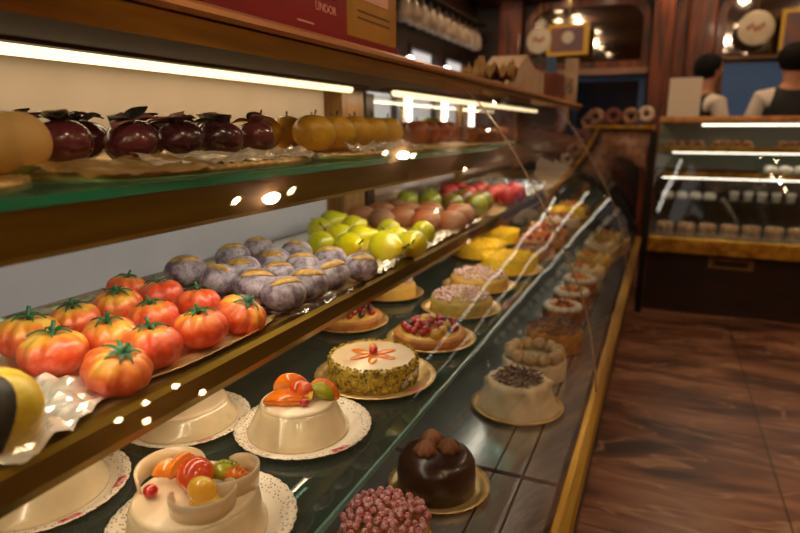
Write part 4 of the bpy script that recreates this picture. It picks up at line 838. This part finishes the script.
# white board on the far case
o=obj('menu_board',BX((-.01,4.85,.07),(.20,4.87,.345),.004),mat('white_board',(236,222,204),.6),smooth=False); tag(o,'blank pale upright board standing on the far case beside the dark haired waiter','board')
# side table in staff aisle
o=obj('back_worktop',BX((-1.88,1.2,-.38),(-1.35,6.1,-.34)),mat('pinkish_worktop',(176,146,128),.45,0,(150,120,104),8),smooth=False); tag(o,'pinkish worktop along the left wall behind the display case','worktop')
o=obj('back_cabinet',BX((-1.86,1.22,FZ),(-1.40,6.08,-.38)),M['darkwood'],smooth=False); tag(o,'dark cabinet under the pinkish worktop behind the display case','cabinet')
# ------------------------------------------------------------------ waiters
def skin(name,verts,edges,m,parent=None,root=0,sub=2):
    me=bpy.data.meshes.new(name); me.from_pydata([v[:3] for v in verts],edges,[]); me.materials.append(m)
    o=bpy.data.objects.new(name,me); COL.objects.link(o)
    if parent: o.parent=parent
    s=o.modifiers.new('skin','SKIN'); s.use_smooth_shade=True
    lay=me.skin_vertices[0].data if me.skin_vertices else None
    if lay is None:
        bm=bmesh.new(); bm.from_mesh(me); bm.verts.layers.skin.verify(); bm.to_mesh(me); bm.free(); lay=me.skin_vertices[0].data
    for i,v in enumerate(verts): lay[i].radius=(v[3],v[4] if len(v)>4 else v[3]); lay[i].use_root=(i==root)
    u=o.modifiers.new('sub','SUBSURF'); u.levels=sub; u.render_levels=sub
    return o
skinm=mat('skin',(196,138,106),.55,sss=.1); hairm=mat('black_hair',(12,9,9),.75,0,(20,14,12),60,.6,120,spec=.2); shirt=mat('white_shirt',(236,222,206),.8,0,(222,206,188),12,.3,30); vest=mat('black_vest',(12,12,14),.7); trou=mat('black_trousers',(14,14,16),.8)
def person(loc,rotz,lab,bend=0,armf=.25,cap=False):
    hip=.93
    def B(x,y,z):
        if z>hip: d=z-hip; return (x,y*math.cos(bend)+d*math.sin(bend),hip+d*math.cos(bend)-y*math.sin(bend))
        return (x,y,z)
    Vv=[];E=[]
    def add(x,y,z,r,p=None,r2=None):
        Vv.append(B(x,y,z)+(r,r2 or r)); 
        if p is not None: E.append((p,len(Vv)-1))
        return len(Vv)-1
    pel=add(0,0,.95,.125); wa=add(0,0,1.12,.12,pel); ch=add(0,.0,1.30,.135,wa); up=add(0,-.005,1.42,.10,ch); nk=add(0,0,1.50,.055,up); nt_=add(0,.012,1.56,.055,nk); h1=add(0,.02,1.62,.078,nt_); h2=add(0,.012,1.70,.092,h1); h3=add(0,.005,1.765,.055,h2)
    for s in (-1,1):
        sh=add(s*.17,0,1.41,.058,up); el=add(s*.235,armf*.25,1.14,.043,sh); wr=add(s*.20,armf*1.05,1.08+armf*.1,.027,el)
        pa=add(s*.19,armf*1.05+.055,1.08+armf*.1,.028,wr)
        for f in range(4):
            q=add(s*(.19+.026*(f-1.5)*.8),armf*1.05+.10,1.08+armf*.1,.0095,pa); q2=add(s*(.19+.026*(f-1.5)*.85),armf*1.05+.13-abs(f-1.3)*.006,1.065+armf*.1,.0085,q); add(s*(.19+.026*(f-1.5)*.85),armf*1.05+.145-abs(f-1.3)*.008,1.045+armf*.1,.0075,q2)
        q=add(s*(.19-.035),armf*1.05+.045,1.075+armf*.1,.0105,pa); add(s*(.19-.048),armf*1.05+.08,1.065+armf*.1,.009,q)
        hp=add(s*.09,0,.88,.09,pel); kn=add(s*.10,.01,.50,.058,hp); an=add(s*.105,-.01,.09,.038,kn); add(s*.11,.12,.04,.035,an)
    o=skin('person',Vv,E,skinm); o.location=loc; o.rotation_euler=(0,0,rotz); tag(o,lab,'person')
    # shirt, vest, trousers, shoes, hair
    v=[B(0,0,.84)+(.14,),B(0,0,1.12)+(.142,),B(0,0,1.30)+(.147,),B(0,-.005,1.42)+(.112,),B(0,0,1.50)+(.064,)]; e=[(0,1),(1,2),(2,3),(3,4)]
    for s in (-1,1):
        i=len(v); v+=[B(s*.175,0,1.41)+(.068,),B(s*.238,armf*.25,1.14)+(.057,),B(s*.203,armf*.98,1.08+armf*.09)+(.040,)]; e+=[(3,i),(i,i+1),(i+1,i+2)]
    skin('shirt',v,e,shirt,o)
    skin('vest',[B(0,0,.90)+(.165,),B(0,0,1.12)+(.165,),B(0,0,1.29)+(.190,),B(0,-.012,1.385)+(.165,),B(.12,-.010,1.42)+(.080,),B(-.12,-.010,1.42)+(.080,)],[(0,1),(1,2),(2,3),(3,4),(3,5)],vest,o)
    v=[(0,0,1.0,.15)];e=[]
    for s in (-1,1): i=len(v); v+=[(s*.09,0,.84,.115),(s*.10,.01,.50,.075),(s*.105,-.01,.10,.062)]; e+=[(0,i),(i,i+1),(i+1,i+2)]
    skin('trousers',v,e,trou,o)
    for s in (-1,1):
        b=bmesh.new(); ball(b,(s*.11,.05,.045),.05,1,2.6,.9); obj('shoe',b,vest,o)
    b=bmesh.new(); g=bmesh.ops.create_uvsphere(b,u_segments=28,v_segments=18,radius=1)
    for q in g['verts']:
        d=q.co.copy(); low=-.95 if d.y<.0 else -.95+1.5*min(1,d.y*2.2); z=max(d.z,low); q.co=Vector(B(d.x*.104,d.y*.116*(1 if d.y<0 else .9)+.004,1.69+z*.110))
    obj('hair',b,hairm,o)
    for s in (-1,1):
        b=bmesh.new(); ball(b,B(s*.032,.088,1.678),.011); obj('eye',b,mat('eye_white',(220,214,206),.2),o)
    b=bmesh.new(); ball(b,B(0,.108,1.648),.014,.8,1.1,1.5); obj('nose',b,skinm,o)
    for s in (-1,1):
        b=bmesh.new(); ball(b,B(s*.092,.01,1.66),.022,.35,.8,1.2); obj('ear',b,skinm,o)
    b=bmesh.new(); ball(b,B(0,.088,1.605),.02,1.2,.4,.3); obj('mouth',b,mat('lips',(160,84,76),.5),o)
    return o
person((.22,5.52,FZ),-.95,'dark haired waiter in white shirt and black vest, turned right beside the pale board',.06,.2)
pw=person((.82,5.36,FZ),.12,'waiter in black vest and white sleeves seen from behind at the right edge',.04,.16)
pw.scale=(1.1,1.05,1.02)
# ------------------------------------------------------------------ lamps
def point(loc,e,c=(1,.78,.52),r=.05,n='lamp_light'):
    l=bpy.data.lights.new(n,'POINT'); l.energy=e; l.color=c; l.shadow_soft_size=r; o=bpy.data.objects.new(n,l); COL.objects.link(o); o.location=loc; return o
def area(loc,rot,sx,sy,e,c,n='tube_and_fill_light'):
    l=bpy.data.lights.new(n,'AREA'); l.shape='RECTANGLE'; l.size=sx; l.size_y=sy; l.energy=e; l.color=c; o=bpy.data.objects.new(n,l); COL.objects.link(o); o.location=loc; o.rotation_euler=rot; return o
EN=14
for x,y in [(.77,3.3),(.6,.5),(.9,-.9),(1.7,1.6),(-1.45,2.2),(.45,5.2),(-1.45,-.2),(-1.3,5.0)]: point((x,y,1.62),EN)
WARM=(1,.80,.56)
# the tubes' own light, aimed into the case, plus one added deck fill
area((-.528,1.7,-.097),(0,math.radians(32),0),.014,3.9,LE1,(1,.88,.70)); area((-.525,1.7,-.32),(0,math.radians(18),0),.014,3.9,LE2,WARM)
area((-.838,1.7,.099),(0,math.radians(15),0),.02,3.9,LE0,WARM)
area((-.42,1.7,-.476),(0,math.radians(0),0),.02,3.9,1.2,(1,.86,.68))  # added fill without a tube of its own, brightens the deck
area((1.2,4.62,-.17),(0,0,0),2.2,.012,.7,(1,.9,.78)); area((1.2,4.68,.012),(0,0,0),2.2,.012,.7,(1,.9,.78)); area((1.2,4.56,-.34),(0,0,0),2.2,.012,.7,(1,.9,.78))
w=bpy.data.worlds.new('w'); w.use_nodes=True; w.node_tree.nodes['Background'].inputs[0].default_value=(.5,.36,.24,1); w.node_tree.nodes['Background'].inputs[1].default_value=.15; sc.world=w
# ------------------------------------------------------------------ camera
ca=bpy.data.cameras.new('camera'); ca.lens=27; ca.sensor_width=36; ca.clip_start=.01; co=bpy.data.objects.new('camera',ca); COL.objects.link(co)
co.rotation_euler=(math.radians(90-12.998),0,math.radians(23.4415)); ca.dof.use_dof=True; ca.dof.focus_distance=.88; ca.dof.aperture_fstop=3.4
sc.camera=co
for o in list(COL.objects):
    if o.parent is None: o.location.z+=H
sc.view_settings.view_transform='Standard'; sc.view_settings.look='None'; sc.view_settings.gamma=1; sc.view_settings.exposure=EXPO
